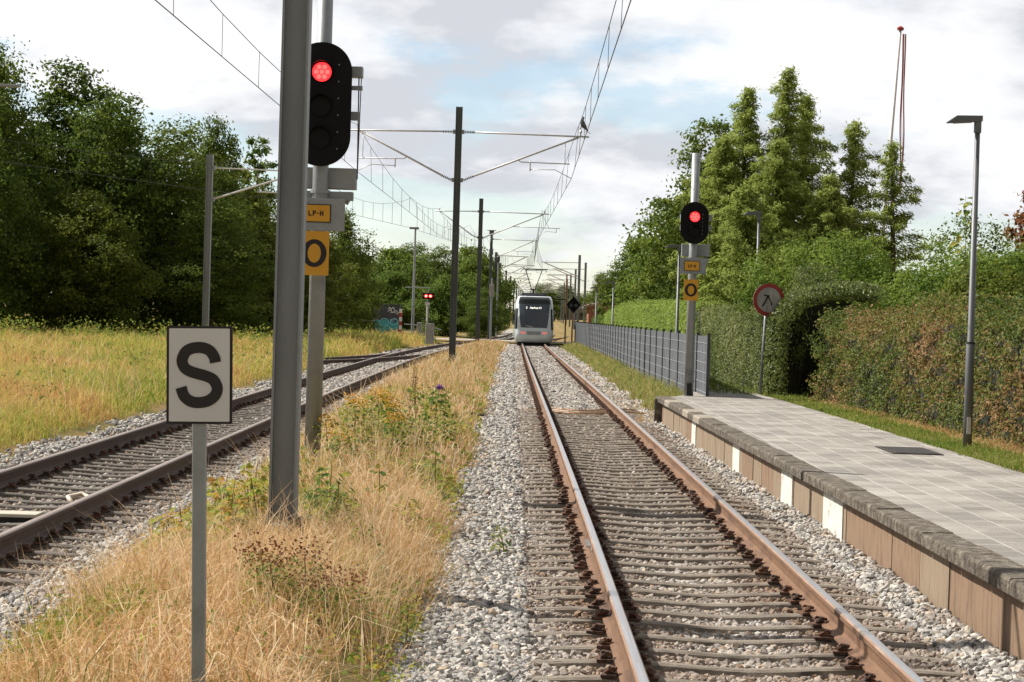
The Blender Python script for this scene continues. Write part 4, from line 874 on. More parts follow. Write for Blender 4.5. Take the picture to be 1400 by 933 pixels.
# taper past the end into the path behind the fence
m.add([(float(PE(43)) + .28, 43, .335), (float(PX(43)), 43, .325), (5.15, 47.5, .32), (4.25, 49.5, .315), (3.4, 44.2, .33)], [(0, 1, 2, 3, 4)])
m.add([(4.25, 49.5, .315), (5.15, 47.5, .32), (4.95, 60, .31), (4.3, 60, .31)], [(0, 1, 2, 3)])
m.build('paving', M['pave'], pf)
y = 4.0; i = 0
while y < 42.6:
    L = 1.0 if i % 5 else .9
    x0, x1 = float(PE(y)), float(PE(y + L)); g = .006
    mm = MB(); zj = random.uniform(-.006, .008)
    vs = [(x0, y + g, .235), (x0 - .0, y + g, .322), (x0 + .015, y + g, .338 + zj), (x0 + .25, y + g, .343 + zj), (x0 + .25, y + g, .2), (x1, y + L - g, .235), (x1, y + L - g, .322), (x1 + .015, y + L - g, .338 + zj), (x1 + .25, y + L - g, .343 + zj), (x1 + .25, y + L - g, .2)]
    mm.add(vs, [(0, 1, 2, 3, 4), (9, 8, 7, 6, 5)] + [(j, j + 5, (j + 1) % 5 + 5, (j + 1) % 5) for j in range(5)])
    pale = i in (31, 33, 37)
    mm.build('coping_stone', M['copingpale'] if pale else M['coping'], pf, bevel=.008)
    y += L; i += 1
y = 4.0; i = 0
white_at = [(20.9, 22.1), (24.3, 25.2), (29.4, 30.2), (35.6, 36.3)]
while y < 42.4:
    L = random.choice([.8, .95, 1.1, 1.2]); nx_ = y + L; wh = False
    for a, b in white_at:
        if y < a < nx_: nx_ = a
        if abs(y - a) < 1e-6: nx_ = b; wh = True
    if nx_ - y < .25 and not wh: nx_ = y + .25 if not any(abs(nx_ - a) < 1e-6 for a, b in white_at) else nx_
    x0, x1 = float(PE(y)) + .09, float(PE(nx_)) + .09; off = random.uniform(-.008, .008) - (.006 if wh else 0)
    mm = MB(); g = .007
    mm.add([(x0 + off, y + g, -.4), (x1 + off, nx_ - g, -.4), (x1 + off, nx_ - g, .234), (x0 + off, y + g, .234), (x0 + .12, y + g, -.4), (x1 + .12, nx_ - g, -.4), (x1 + .12, nx_ - g, .234), (x0 + .12, y + g, .234)],
           [(0, 3, 2, 1), (4, 5, 6, 7), (0, 4, 7, 3), (1, 2, 6, 5)])
    o = mm.build('wall_panel', M['wallwhite'] if wh else M['wallbrown2' if random.random() < .4 else 'wallbrown'], pf)
    if wh: o['label'] = 'white painted wall panel'
    y = nx_; i += 1
m = MB(); m.box((float(PE(43)) + .6, 42.75, .05), (1.3, .1, .5)); m.build('end_wall', M['coping'], pf)
m = MB(); m.box((4.93, 27.35, .334), (.62, 1.35, .012), mi=0)
for k in range(12): m.box((4.93, 26.77 + k * .106, .343), (.54, .03, .006), mi=1)
m.build('drain_grate', [M['gap'], M['grate']], pf)

# ------------------------------------------------------------------ masts and cantilevers
def hbeam(w, h, mats, parent, name='post', d=None, z0=-.3):
    d = d or w; t = w * .085; m = MB()
    m.box((-w / 2 + t / 2, 0, (h + z0) / 2), (t, d, h - z0)); m.box((w / 2 - t / 2, 0, (h + z0) / 2), (t, d, h - z0)); m.box((0, 0, (h + z0) / 2), (w - 2 * t, t * .8, h - z0))
    return m.build(name, mats, parent)
def insul(p0, p1, m):
    p0, p1 = Vector(p0), Vector(p1); n = 6
    for i in range(n):
        c = p0.lerp(p1, (i + .5) / n); d = (p1 - p0).normalized() * .012; m.tube([c - d, c + d], .045, 8)
    m.tube([p0, p1], .015, 6)
def cantilever(parent, sgn, reach, ztop, zlow, zc, track_x, stag, reg='in', over=.25):
    """parent at mast axis; sgn +1 arm to +x. track_x: distance mast -> track centre; stag: contact wire offset"""
    m = MB(); e = reach + over; mast = .12
    m.tube([(sgn * (mast + .35), 0, ztop), (sgn * e, 0, ztop - .04)], .026, 8)
    m.tube([(sgn * (mast + .35), 0, zlow + .13), (sgn * (reach - .05), 0, ztop - .06)], .03, 8)
    xr = track_x + stag
    # registration tube and drop
    f = .42 if reg == 'in' else .42
    xs_ = mast + .35 + (reach - mast - .35) * f; zs = zlow + .13 + (ztop - .06 - zlow - .13) * f
    if reg == 'in':
        xe = xr - .15; ze = zs - .06
        m.tube([(sgn * xs_, 0, zs), (sgn * (xs_ + .08), 0, ze), (sgn * (xe + .1), 0, ze - .02)], .018, 6)
        fx = (xe - .05 - mast - .35) / (reach - mast - .35); m.tube([(sgn * (xe - .05), 0, ze), (sgn * (xe - .05), 0, zlow + .13 + (ztop - .06 - zlow - .13) * fx)], .011, 6)
        xd = xs_ + (xe - xs_) * .25
        m.tube([(sgn * xd, 0, ze + .03), (sgn * xd, 0, ze - .27)], .02, 6)
        m.tube([(sgn * xd, 0, ze - .22), (sgn * (xd + (xr - xd) * .6), 0, ze - .2), (sgn * xr, 0, zc + .02)], .013, 6)
    else:
        xe = xr + .95; ze = zs
        m.tube([(sgn * xs_, 0, zs), (sgn * (xe + .2), 0, ze - .03)], .02, 6)
        m.tube([(sgn * (reach - .1), 0, ztop - .12), (sgn * (xe - .4), 0, ze)], .012, 6)
        m.tube([(sgn * xe, 0, ze), (sgn * xe, 0, ze - .26)], .018, 6); m.tube([(sgn * xe, 0, ze - .24), (sgn * (xr + .4), 0, ze - .2), (sgn * xr, 0, zc + .02)], .013, 6)
    m.tube([(sgn * reach, 0, ztop - .03), (sgn * reach, 0, ztop + .16)], .02, 6); m.tube([(sgn * reach, 0, ztop + .07), (sgn * reach, 0, ztop + .13)], .04, 6)
    c = m.build('cantilever', M['alu'], parent, smooth=True)
    k = MB()
    k.box((sgn * (mast + .02), 0, ztop), (.07, .12, .12)); k.box((sgn * (mast + .02), 0, zlow), (.07, .12, .12)); k.build('bracket', M['galv'], c)
    q = MB(); insul((sgn * (mast + .06), 0, ztop), (sgn * (mast + .36), 0, ztop), q); insul((sgn * (mast + .06), 0, zlow), (sgn * (mast + .36), 0, zlow + .13), q); q.build('insulator', M['mast'], c)
    return c
MGp = 'overhead line masts between the two tracks'
mlist = [(-1.664, 16.0, 8.1, .197, 'mast', 'large grey steel mast in the foreground beside the signal'), (-1.915, 66, 8.0, .20, 'mast_dark', 'dark mast with an arm over each track, second from the camera'),
         (-2.1, 118, 7.9, .22, 'mast_dark', 'third dark mast from the camera, right of the second one'), (-2.08, 165, 7.9, .20, 'mast_dark', 'mast with cluttered top just left of the tram')]
for i, (x, y, h, w, mt, lb) in enumerate(mlist):
    z0 = float(ground_z(x, y)); r_ = thing('catenary_mast', lb, 'mast', (x, y, z0), 0, MGp)
    hbeam(w, h - z0, M[mt], r_)
    dz = -z0
    rt = float(X1(y)) - x; lt = x - float(X2(y))
    if i == 0:
        m = MB(); m.box((0, 0, .05), (.42, .42, .06)); m.box((-.14, -.04, .14), (.09, .03, .22), (0, .35, 0)); m.box((.14, -.04, .14), (.09, .03, .22), (0, -.35, 0)); m.box((0, -.12, .13), (.12, .06, .16), (.3, 0, 0))
        for a in (-.15, .15):
            for b in (-.15, .15): m.tube([(a, b, .05), (a, b, .15)], .018, 6)
        m.build('base_plate', M['mast_dark'], r_)
    zz = [7.25, 7.25, 7.2, 7.25][i] + dz
    cantilever(r_, 1, rt + (.42 if i == 1 else .1), zz, 5.8 + dz, 5.93 + dz, rt, .17 if i % 2 else -.2, 'in' if i != 2 else 'out')
    if i < 3: cantilever(r_, -1, lt + .05, zz, 5.8 + dz, 5.95 + dz, lt, .1 if i % 2 else -.2, 'in')
    if i == 3:
        m = MB(); m.box((0, 0, 7.75 + dz), (.36, .3, .3)); m.tube([(0, -.2, 7.1 + dz), (0, -.2, 7.6 + dz)], .1, 8); m.box((0, -.16, 6.3 + dz), (.3, .2, .4)); m.tube([(-.35, -.2, 7.9 + dz), (.35, -.2, 7.9 + dz)], .03, 6); m.build('switch_gear', M['mast_dark'], r_)
# mast of the siding
sm = thing('catenary_mast', 'lone slim mast in front of the left wood with an arm to the right', 'mast', (-13.05, 92, float(ground_z(-13.05, 92))))
hbeam(.26, 8.2, M['mast'], sm)
m = MB(); m.tube([(.2, 0, 7.65), (4.3, 0, 7.6)], .035, 6); m.tube([(.2, 0, 6.35), (3.6, 0, 7.5)], .05, 6); m.tube([(2.0, 0, 6.7), (4.6, 0, 6.68)], .035, 6); m.tube([(4.3, 0, 6.7), (4.3, 0, 6.35), (3.5, 0, 6.15)], .02, 5); m.build('cantilever', M['alu'], sm)
m = MB(); m.box((.16, 0, 7.65), (.12, .2, .2)); m.box((.16, 0, 6.35), (.12, .2, .2)); m.build('bracket', M['galv'], sm)

# far masts, both sides of the double line
def farmast(x, y, sgn, lb, h=8.0, mt='mast_dark', reach=2.75, gp='line masts beyond the level crossing'):
    r_ = thing('catenary_mast', lb, 'mast', (x, y, -.27), 0, gp)
    hbeam(.26, h, M[mt], r_)
    m = MB(); a = .12
    m.tube([(sgn * a, 0, 7.3), (sgn * (reach + .3), 0, 7.25)], .045, 6); m.tube([(sgn * a, 0, 5.9), (sgn * reach, 0, 7.2)], .055, 6)
    m.tube([(sgn * reach * .5, 0, 6.5), (sgn * (reach + .9), 0, 6.45)], .035, 5); m.tube([(sgn * (reach + .8), 0, 6.45), (sgn * (reach + .8), 0, 6.2), (sgn * reach, 0, 5.98)], .02, 5)
    m.build('cantilever', M['alu'], r_); return r_
ordn = ['first', 'second', 'third', 'fourth', 'fifth', 'sixth', 'seventh', 'eighth', 'ninth', 'tenth']
fl = farmast(-2.1, 205, 1, 'first dark mast beyond the crossing on the left of the line', h=7.6)
fr = farmast(6.25, 225, -1, 'tall grey mast right of the tram behind the black diamond sign', mt='mast', h=8.1, reach=3.6)
place_copy(fr, 'second grey mast right of the tram, beside the pale green tree', (7.9, 258, -.27), 0, (1, 1, 1))
for k in range(1, 9):
    y = 205 + 46 * k; c = 31 / 3000 * y
    place_copy(fl, '%s mast on the left side of the line receding behind the tram' % ordn[k], (c - 4.7, y, -.27), 0, (1, 1, 1))
    if k > 1: place_copy(fr, '%s mast on the right side of the line receding behind the tram' % ordn[k], (c + 4.7, y, -.27), 0, (1, 1, 1))

# wires -------------------------------------------------------------
def wires(label, sup, zc_list, zm_list, xoff, r=.0075):
    root = thing('overhead_line', label, 'overhead line', (0, 0, 0))
    cw = MB(); mw = MB(); dr = MB()
    pts = list(zip(sup, zc_list)); cp = []; mp = []
    for i in range(len(sup) - 1):
        (x0, y0), (x1, y1) = sup[i], sup[i + 1]; n = 10
        for k in range(n + (i == len(sup) - 2)):
            f = k / n; x = x0 + (x1 - x0) * f; y = y0 + (y1 - y0) * f; zc = zc_list[i] + (zc_list[i + 1] - zc_list[i]) * f
            zm = zm_list[i] + (zm_list[i + 1] - zm_list[i]) * f - 4 * .78 * f * (1 - f)
            cp.append((x, y, zc)); mp.append((x + xoff * (1 - 4 * f * (1 - f)) , y, zm))
            if 0 < k < n and y < 200: mw.tube([cp[-1], mp[-1]], .0035 + .00004 * y, 4)
    cw.tube(cp, r * 1.15, 5); mw.tube(mp, r, 5)
    cw.build('contact_wire', M['wire'], root); mw.build('messenger_wire', M['wire'], root)
    return root
wires('overhead wires hanging above the near track', [(float(X1(-34)) + .2, -34), (float(X1(16)) - .2, 16), (float(X1(66)) + .17, 66), (float(X1(118)) - .17, 118), (float(X1(165)) + .1, 165), (float(X1(205)), 205), (.6, 251), (1.0, 297), (1.5, 343), (2.4, 435)], [5.93, 5.93, 5.93, 5.9, 5.35, 5.6, 5.7, 5.7, 5.7, 5.7], [7.42, 7.42, 7.38, 7.35, 7.3, 7.1, 7.1, 7.1, 7.1, 7.1], .12)
wires('overhead wires above the left track', [(-4.9, -34), (-5.0, 16), (-4.9, 66), (float(X2(118)) - .1, 118), (-2.3, 160), (-.6, 205), (.4, 251)], [5.95, 5.95, 5.95, 5.9, 5.8, 5.7, 5.7], [7.4, 7.4, 7.38, 7.3, 7.2, 7.1, 7.1], -.08)
wires('overhead wire crossing the dark trees to the siding mast', [(-24, 52), (-9.0, 92), (-5.6, 112), (-3.2, 140), (-1, 205)], [6.35, 6.15, 6.0, 5.9, 5.7], [7.8, 7.7, 7.5, 7.3, 7.1], 0)
wires('overhead wires above the far right branch track', [(1.3, 165), (2.9, 225), (4.9, 297), (5.6, 343), (6.6, 435)], [5.8, 5.7, 5.7, 5.7, 5.7], [7.3, 7.2, 7.1, 7.1, 7.1], 0)

# pigeon on the cantilever tip
def pigeon():
    rows = [(-.17, .0, .012), (-.12, .0, .022), (-.06, .012, .045), (0, .02, .058), (.05, .045, .052), (.085, .085, .03), (.10, .115, .022), (.112, .14, .026), (.125, .15, .018), (.14, .148, .006)]
    m = MB(); m.tube([(a, 0, b) for a, b, _ in rows], [c for _, _, c in rows], 10)
    o = m.build('pigeon', M['feather'], None, smooth=True)
    t = MB(); t.box((-.19, 0, -.02), (.12, .045, .012), (0, .3, 0)); t.build('tail', M['feather'], o)
    t = MB(); t.tube([(0, .02, -.03), (0, .02, -.09)], .005, 5); t.tube([(0, -.02, -.03), (0, -.02, -.09)], .005, 5); t.build('leg', M['red'], o)
    t = MB(); t.tube([(.138, 0, .148), (.16, 0, .14)], [.006, .002], 5); t.build('beak', M['blackmatt'], o)
    return o
pg = pigeon(); pg.location = (float(X1(66)) + .47, 66, 7.54); pg.rotation_euler = (0, R(-42), R(168)); pg.scale = (1.35, 1.35, 1.35)
tag(pg, 'grey pigeon perched on the tip of the mast arm above the near track', 'bird')

# ------------------------------------------------------------------ lettering
def stroke(pts, w, y, depth=.003, closed=False, smooth_n=6):
    P = [Vector((p[0], 0, p[1])) for p in pts]
    if smooth_n > 1:
        Q = []; n = len(P)
        for i in range(n - 1):
            p0, p1, p2, p3 = P[max(i - 1, 0)], P[i], P[i + 1], P[min(i + 2, n - 1)]
            for k in range(smooth_n):
                t = k / smooth_n; Q.append(.5 * ((2 * p1) + (-p0 + p2) * t + (2 * p0 - 5 * p1 + 4 * p2 - p3) * t * t + (-p0 + 3 * p1 - 3 * p2 + p3) * t ** 3))
        Q.append(P[-1]); P = Q
    m = MB(); n = len(P); L = []; Rr = []
    for i in range(n):
        d = (P[min(i + 1, n - 1)] - P[max(i - 1, 0)]).normalized(); q = Vector((-d.z, 0, d.x)) * w / 2
        L.append(P[i] + q); Rr.append(P[i] - q)
    vs = [(a.x, y, a.z) for a in L] + [(a.x, y, a.z) for a in Rr] + [(a.x, y + depth, a.z) for a in L] + [(a.x, y + depth, a.z) for a in Rr]
    fs = []
    for i in range(n - 1):
        fs += [(i, i + 1, n + i + 1, n + i), (2 * n + i, 3 * n + i, 3 * n + i + 1, 2 * n + i + 1), (i, 2 * n + i, 2 * n + i + 1, i + 1), (n + i, n + i + 1, 3 * n + i + 1, 3 * n + i)]
    m.add(vs, fs); return m
def merge(ms):
    o = MB()
    for m in ms: o.add(m.v, m.f)
    return o
def letters(txt, cx, cz, h, w, y, sw=None):
    sw = sw or h * .2; out = []; gap = w * .28; tot = sum((w if c != '-' else w * .55) for c in txt) + gap * (len(txt) - 1); x = cx - tot / 2
    for c in txt:
        cw = w if c != '-' else w * .55; z0, z1 = cz - h / 2, cz + h / 2; a, b = x + sw / 2, x + cw - sw / 2; S = lambda p, s=1: out.append(stroke(p, sw, y, smooth_n=s))
        if c == 'L': S([(a, z1), (a, z0)]); S([(a, z0 + sw / 2), (x + cw, z0 + sw / 2)])
        if c == 'P': S([(a, z1), (a, z0)]); S([(a, z1 - sw / 2), (b - sw * .4, z1 - sw / 2), (b, z1 - h * .28), (b - sw * .4, z1 - h * .5), (a, z1 - h * .5)])
        if c == 'H': S([(a, z1), (a, z0)]); S([(b, z1), (b, z0)]); S([(a, cz), (b, cz)])
        if c == 'G': S([(b, z1 - h * .22), (b - sw * .7, z1 - sw / 2), (a + sw * .6, z1 - sw / 2), (a, z1 - h * .3), (a, z0 + h * .3), (a + sw * .6, z0 + sw / 2), (b - sw * .3, z0 + sw / 2), (b, z0 + h * .2), (b, cz), (b - sw, cz)])
        if c == '-': S([(x, cz), (x + cw, cz)])
        x += cw + gap
    return merge(out)
def ring(cx, cz, rx, rz, w, y, n=40, depth=.003):
    m = MB(); vs = []
    for yy_ in (y, y + depth):
        for s in (0, -1):
            for i in range(n): a = 2 * math.pi * i / n; vs.append((cx + (rx + s * w[0]) * math.cos(a), yy_, cz + (rz + s * w[1]) * math.sin(a)))
    fs = []
    for i in range(n): j = (i + 1) % n; fs += [(i, n + i, n + j, j), (2 * n + i, 2 * n + j, 3 * n + j, 3 * n + i), (i, j, 2 * n + j, 2 * n + i), (n + i, 3 * n + i, 3 * n + j, n + j)]
    m.add(vs, fs); return m
def disc(cx, cz, r, y0, y1, n=28, rz=None):
    m = MB(); m.prism([(cx + r * math.cos(2 * math.pi * i / n), cz + (rz or r) * math.sin(2 * math.pi * i / n)) for i in range(n)], y0, y1); return m
def rrect(w, h, r, n=8, cx=0, cz=0):
    P = []
    for sx, sz, a0 in ((1, 1, 0), (-1, 1, 90), (-1, -1, 180), (1, -1, 270)):
        for i in range(n + 1): a = R(a0 + 90 * i / n); P.append((cx + sx * (w / 2 - r) + r * math.cos(a), cz + sz * (h / 2 - r) + r * math.sin(a)))
    return P

# S sign
sg = thing('stop_board', 'white board with a black letter S on a thin grey post in the foreground', 'sign', (-1.404, 10.0, .0))
sg.rotation_euler = (0, R(-1.35), 0)
m = MB(); m.box((0, .03, .6), (.06, .06, 1.65)); m.build('post', M['galv'], sg, bevel=.006)
zc = 1.597; m = MB(); m.prism(rrect(.300, .446, .006, 3, 0.004, zc), -.012, -.002); m.build('border', M['poster'], sg)
m = MB(); m.prism(rrect(.276, .424, .004, 3, 0.004, zc), -.016, -.012); pn = m.build('panel', M['white'], sg)
sc = .446 / (825 - 90); S_ = [(425, 362), (415, 322), (385, 278), (345, 257), (300, 250), (245, 258), (200, 285), (174, 345), (188, 395), (225, 425), (290, 447), (350, 463), (408, 492), (438, 550), (425, 605), (375, 648), (305, 664), (240, 655), (190, 615), (167, 550)]
stroke([((a - 303) * sc + .004, zc - (b - 457) * sc) for a, b in S_], 83 * sc, -.019).build('letter', M['poster'], pn)

# signals
def signal(label, loc, base_z, pole_r, top, head_w, z0, z1, lights, lit, plate, lp, o_, txt, rlight):
    r_ = thing('railway_signal', label, 'signal', loc)
    bz = base_z - loc[2]; T = -loc[2]
    m = MB(); m.tube([(0, 0, bz - .1), (0, 0, top + T)], [pole_r * 1.03, pole_r * .92], 20); m.build('pole', M['galv'], r_, smooth=True)
    y = -pole_r - .06; h = z1 - z0; rr = head_w / 2
    m = MB(); m.prism(rrect(head_w, h, rr * .98, 14, 0, (z0 + z1) / 2 + T), y - .02, y); hd = m.build('backing_board', M['black'], r_)
    for zl in lights:
        m = MB()
        m.tube([(0, y - .05, zl + T), (0, y - .022, zl + T)], rlight * 1.12, 24)
        # hood
        n = 14; vs = []; fs = []
        for i in range(n + 1):
            a = math.pi * (-.05 + 1.1 * i / n); c, s = math.cos(a), math.sin(a)
            vs += [(c * rlight * 1.15, y - .03, zl + T + s * rlight * 1.15), (c * rlight * 1.12, y - .03 - .16 * max(.25, s), zl + T + s * rlight * 1.12)]
        for i in range(n): fs.append((i * 2, i * 2 + 1, i * 2 + 3, i * 2 + 2))
        m.add(vs, fs); m.build('hood', M['black'], hd)
    for zb in np.linspace(z0 + .2, z1 - .25, 6): q = MB(); q.tube([(head_w * .28, y - .026, zb + T), (head_w * .28, y - .02, zb + T)], .008, 6); q.build('screw', M['galv'], hd)
    for zl in lights:
        q = MB(); q.tube([(0, y - .058, zl + T), (0, y - .05, zl + T)], rlight, 24)
        lo = q.build('lens', M['redlamp'] if zl == lit else M['lens'], hd)
        if zl == lit:
            lo['label'] = 'lit red lens'
            q = MB()
            for a in range(7):
                cx, cz_ = (0, 0) if a == 6 else (math.cos(a * 1.047) * rlight * .58, math.sin(a * 1.047) * rlight * .58)
                q.tube([(cx, y - .061, zl + T + cz_), (cx, y - .0585, zl + T + cz_)], rlight * .24, 10)
            q.build('led_cluster', M['redcore'], lo)
    # rear boxes and brackets
    m = MB(); zb = z0 - .12; m.box((.06, .16, zb + T), (head_w * 1.0, .2, .24)); m.box((.06, .1, zb - .2 + T), (head_w * .92, .12, .1)); m.box((head_w * .42, .2, zb - .22 + T), (.1, .1, .12), (0, .5, 0)); m.build('equipment_box', M['galv'], r_, bevel=.008)
    m = MB(); m.box((.05, .12, z1 - .3 + T), (head_w * 1.15, .18, .12)); m.box((.05, .12, z1 - .48 + T), (head_w * 1.15, .05, .05)); m.box((.04, .12, (z0 + z1) / 2 - .1 + T), (head_w * 1.1, .06, .1)); m.build('bracket', M['galv'], r_, bevel=.006)
    m = MB(); m.tube([(head_w * .58, .14, z1 - .3 + T), (head_w * .60, .14, zb + T)], .008, 5); m.tube([(head_w * .62, .16, z1 - .3 + T), (head_w * .60, .14, zb + T)], .006, 5); m.build('cable', M['wire'], r_)
    m = MB(); m.tube([(0, 0, z0 - .3 + T), (0, 0, z0 - .26 + T)], pole_r * 1.2, 16); m.tube([(0, 0, lp[2] + .03 + T), (0, 0, lp[2] + .06 + T)], pole_r * 1.12, 16); m.build('clamp', M['galv'], r_)
    # plates
    pw, pz0, pz1 = plate; m = MB(); m.box((.0, y + .02, (pz0 + pz1) / 2 + T), (pw, .012, pz1 - pz0)); pl = m.build('name_plate', M['galv'], r_, bevel=.003)
    w, a, b = lp; lx = -.026; m = MB(); m.box((lx, y + .004, (a + b) / 2 + T), (w, .012, b - a)); m.build('plate_border', M['poster'], pl)
    m = MB(); m.box((lx, y - .004, (a + b) / 2 + T), (w - .02, .006, b - a - .02)); m.build('yellow_plate', M['yellow'], pl)
    letters(txt, lx, (a + b) / 2 + T, (b - a) * .29, w * .115, y - .011, (b - a) * .06).build('letters', M['poster'], pl)
    w, a, b = o_; ox = -.032; m = MB(); m.prism(rrect(w, b - a, .012, 4, ox, (a + b) / 2 + T), y + .0, y + .01); os_ = m.build('yellow_board', M['yellow'], r_)
    ring(ox, (a + b) / 2 + T, w * .42, (b - a) * .315, (w * .19, (b - a) * .10), y - .004).build('letter', M['poster'], os_)
    return r_
s1 = signal('tall three lamp signal with red light partly hidden by the foreground mast', (-2.283, 25.0, .0), .05, .092, 6.6, .68, 3.5, 4.9, [4.56, 4.18, 3.82], 4.56, (.6, 2.77, 3.14), (.335, 2.865, 3.07), (.33, 2.265, 2.765), 'LP-H', .108)
s2 = signal('smaller two lamp signal with red light standing at the platform end', (3.49, 44.0, .335), .335, .088, 5.19, .56, 3.37, 4.21, [3.91, 3.62], 3.91, (.52, 2.77, 3.09), (.31, 2.83, 3.03), (.29, 2.24, 2.66), 'LP-G', .10)
m = MB(); m.box((.0, -.09, .12), (.1, .03, .24)); m.build('terminal_box', M['blackmatt'], s2)

# ------------------------------------------------------------------ fence
fc = thing('platform_fence', 'long grey panel fence with dark posts from the platform end to the crossing', 'fence', (0, 0, 0))
FX = smooth([(44, 3.86), (60, 3.78), (100, 3.86), (150, 3.98)])
y = 44.0; posts = []
while y < 150: posts.append(y); y += 2.5
pm_ = None
for i, y in enumerate(posts):
    x = float(FX(y)); zb = float(zt(y)) + (.1 if y > 46.6 else .33)
    if i > 1: zb = float(zt(y)) - .02 + .08 * math.sin(y)
    top = 1.58 + float(zt(y))
    m = MB(); m.box((x, y, (zb + top) / 2 - .1), (.06, .06, top - zb + .2)); m.box((x, y, top + .008), (.075, .075, .016)); m.build('post', M['fencepost'], fc)
    if i < len(posts) - 1:
        y2 = posts[i + 1]; x2 = float(FX(y2)); t2_ = 1.56 + float(zt(y2)); zb2 = float(zt(y2)) + (.34 if y2 < 47 else .05)
        m = MB(); q = [(x + .0, y + .035, max(zb, .05 + float(zt(y)))), (x2, y2 - .035, zb2), (x2, y2 - .035, t2_ - .03), (x, y + .035, top - .05)]
        m.add([(a - .006, b, c) for a, b, c in q] + [(a + .006, b, c) for a, b, c in q], [(0, 1, 2, 3), (7, 6, 5, 4), (0, 4, 5, 1), (1, 5, 6, 2), (2, 6, 7, 3), (3, 7, 4, 0)])
        pn_ = m.build('panel', M['fence'], fc)
        m = MB()
        for k in range(6):
            za = q[0][2] + (q[3][2] - q[0][2]) * (k + .3) / 6; zb_ = q[1][2] + (q[2][2] - q[1][2]) * (k + .3) / 6
            m.tube([(x - .014, y + .035, za), (x2 - .014, y2 - .035, zb_)], .0055, 4)
        for k in range(1, 4): 
            f = k / 4; m.tube([(x + (x2 - x) * f - .012, y + (y2 - y) * f, .1 + float(zt(y))), (x + (x2 - x) * f - .012, y + (y2 - y) * f, top - .05)], .004, 4)
        if i < 30: m.build('wires', M['fencewire'], pn_)

# ------------------------------------------------------------------ street lamps
def lamp(label, x, y, zb):
    r_ = thing('street_lamp', label, 'street lamp', (x, y, zb), 0, 'slim grey street lamps beyond the platform')
    h = 4.3
    m = MB(); m.tube([(0, 0, -.2), (0, 0, 1.38), (0, 0, 1.4), (0, 0, h - .1)], [.06, .056, .044, .034], 14); m.build('pole', M['lamp'], r_, smooth=True)
    m = MB(); m.tube([(0, 0, 1.375), (0, 0, 1.40)], .06, 14); m.build('collar', M['blackmatt'], r_)
    m = MB(); m.box((0, -.062, .3), (.05, .012, .22)); m.build('service_door', M['alu'], r_)
    m = MB(); m.add([(.055, -.055, h), (.055, .055, h), (-.40, .05, h - .035), (-.40, -.05, h - .035), (.055, -.055, h + .075), (.055, .055, h + .075), (-.28, .05, h + .07), (-.28, -.05, h + .07), (-.41, .04, h - .02), (-.41, -.04, h - .02)],
                    [(0, 1, 2, 3), (4, 7, 6, 5), (0, 4, 5, 1), (7, 9, 8, 6), (9, 3, 2, 8), (0, 3, 9, 7, 4), (1, 5, 6, 8, 2)])
    m.tube([(0, 0, h - .15), (0, 0, h + .01)], .05, 12); hd = m.build('lamp_head', M['lamp'], r_, bevel=.004)
    m = MB(); m.box((-.2, 0, h - .024), (.24, .07, .008), (0, -.075, 0)); m.build('lens', M['concrete'], hd)
    return r_
L1 = lamp('nearest grey street lamp standing in the grass verge at the right', 5.98, 28.9, .3)
for lb, x, y in [('second nearest street lamp, its head against the feathery conifers', 6.15, 56.5), ('thin street lamp seen just left of the right signal', 4.42, 60.5), ('far street lamp above the sunny hedge', 6.4, 116), ('far street lamp standing against the end of the sunny hedge', 4.4, 101), ('farthest street lamp behind the fence end', 4.45, 124)]:
    place_copy(L1, lb, (x, y, .3 + float(zt(y)) * .3), 0, (1, 1, .82 if x < 5 and y < 70 else .72 if x < 5 else 1))
L0 = thing('street_lamp', 'street lamp arm just poking in at the left edge of the photo', 'street lamp', (-9.75, 40, -.1))
m = MB(); m.tube([(0, 0, -.2), (0, 0, 5.85)], [.07, .045], 12); m.build('pole', M['lamp'], L0, smooth=True)
m = MB(); m.box((.28, 0, 5.85), (.62, .12, .05)); m.build('lamp_head', M['galv'], L0, bevel=.01)

# round road sign
rsn = thing('round_sign', 'round red rimmed sign half covered by ivy beside the hedge arch', 'sign', (5.2, 46.45, .3)); rsn.rotation_euler = (0, R(0), R(12))
m = MB(); m.tube([(0, .03, -.1), (.10, .03, 2.3)], .032, 10); m.build('post', M['galv'], rsn, smooth=True)
dc = disc(0.12, 2.02, .35, -.01, 0).build('disc', M['concrete'], rsn)
ring(0.12, 2.02, .35, .35, (.085, .085), -.014).build('rim', M['red'], dc)
mm = merge([stroke([(-.02, 1.88), (.04, 1.98), (.1, 2.1)], .035, -.015), stroke([(.08, 2.1), (.16, 2.0), (.18, 1.9)], .03, -.015), stroke([(.01, 2.12), (.14, 2.1)], .03, -.015, smooth_n=1)]); mm.build('symbol', M['poster'], dc)

shrub('ivy curtain hanging over the right half of the round sign', (5.78, 46.3, .3), [(0.0, 0, 1.75, .3, .3, .3), (.05, 0, 2.05, .26, .3, .2), (.3, .1, 2.3, .35, .4, .25), (.1, 0, 1.2, .25, .3, .5), (.6, .4, 2.5, .5, .5, .3)], 'hedge', 130, 30, .055, .12, None, 'ivy')
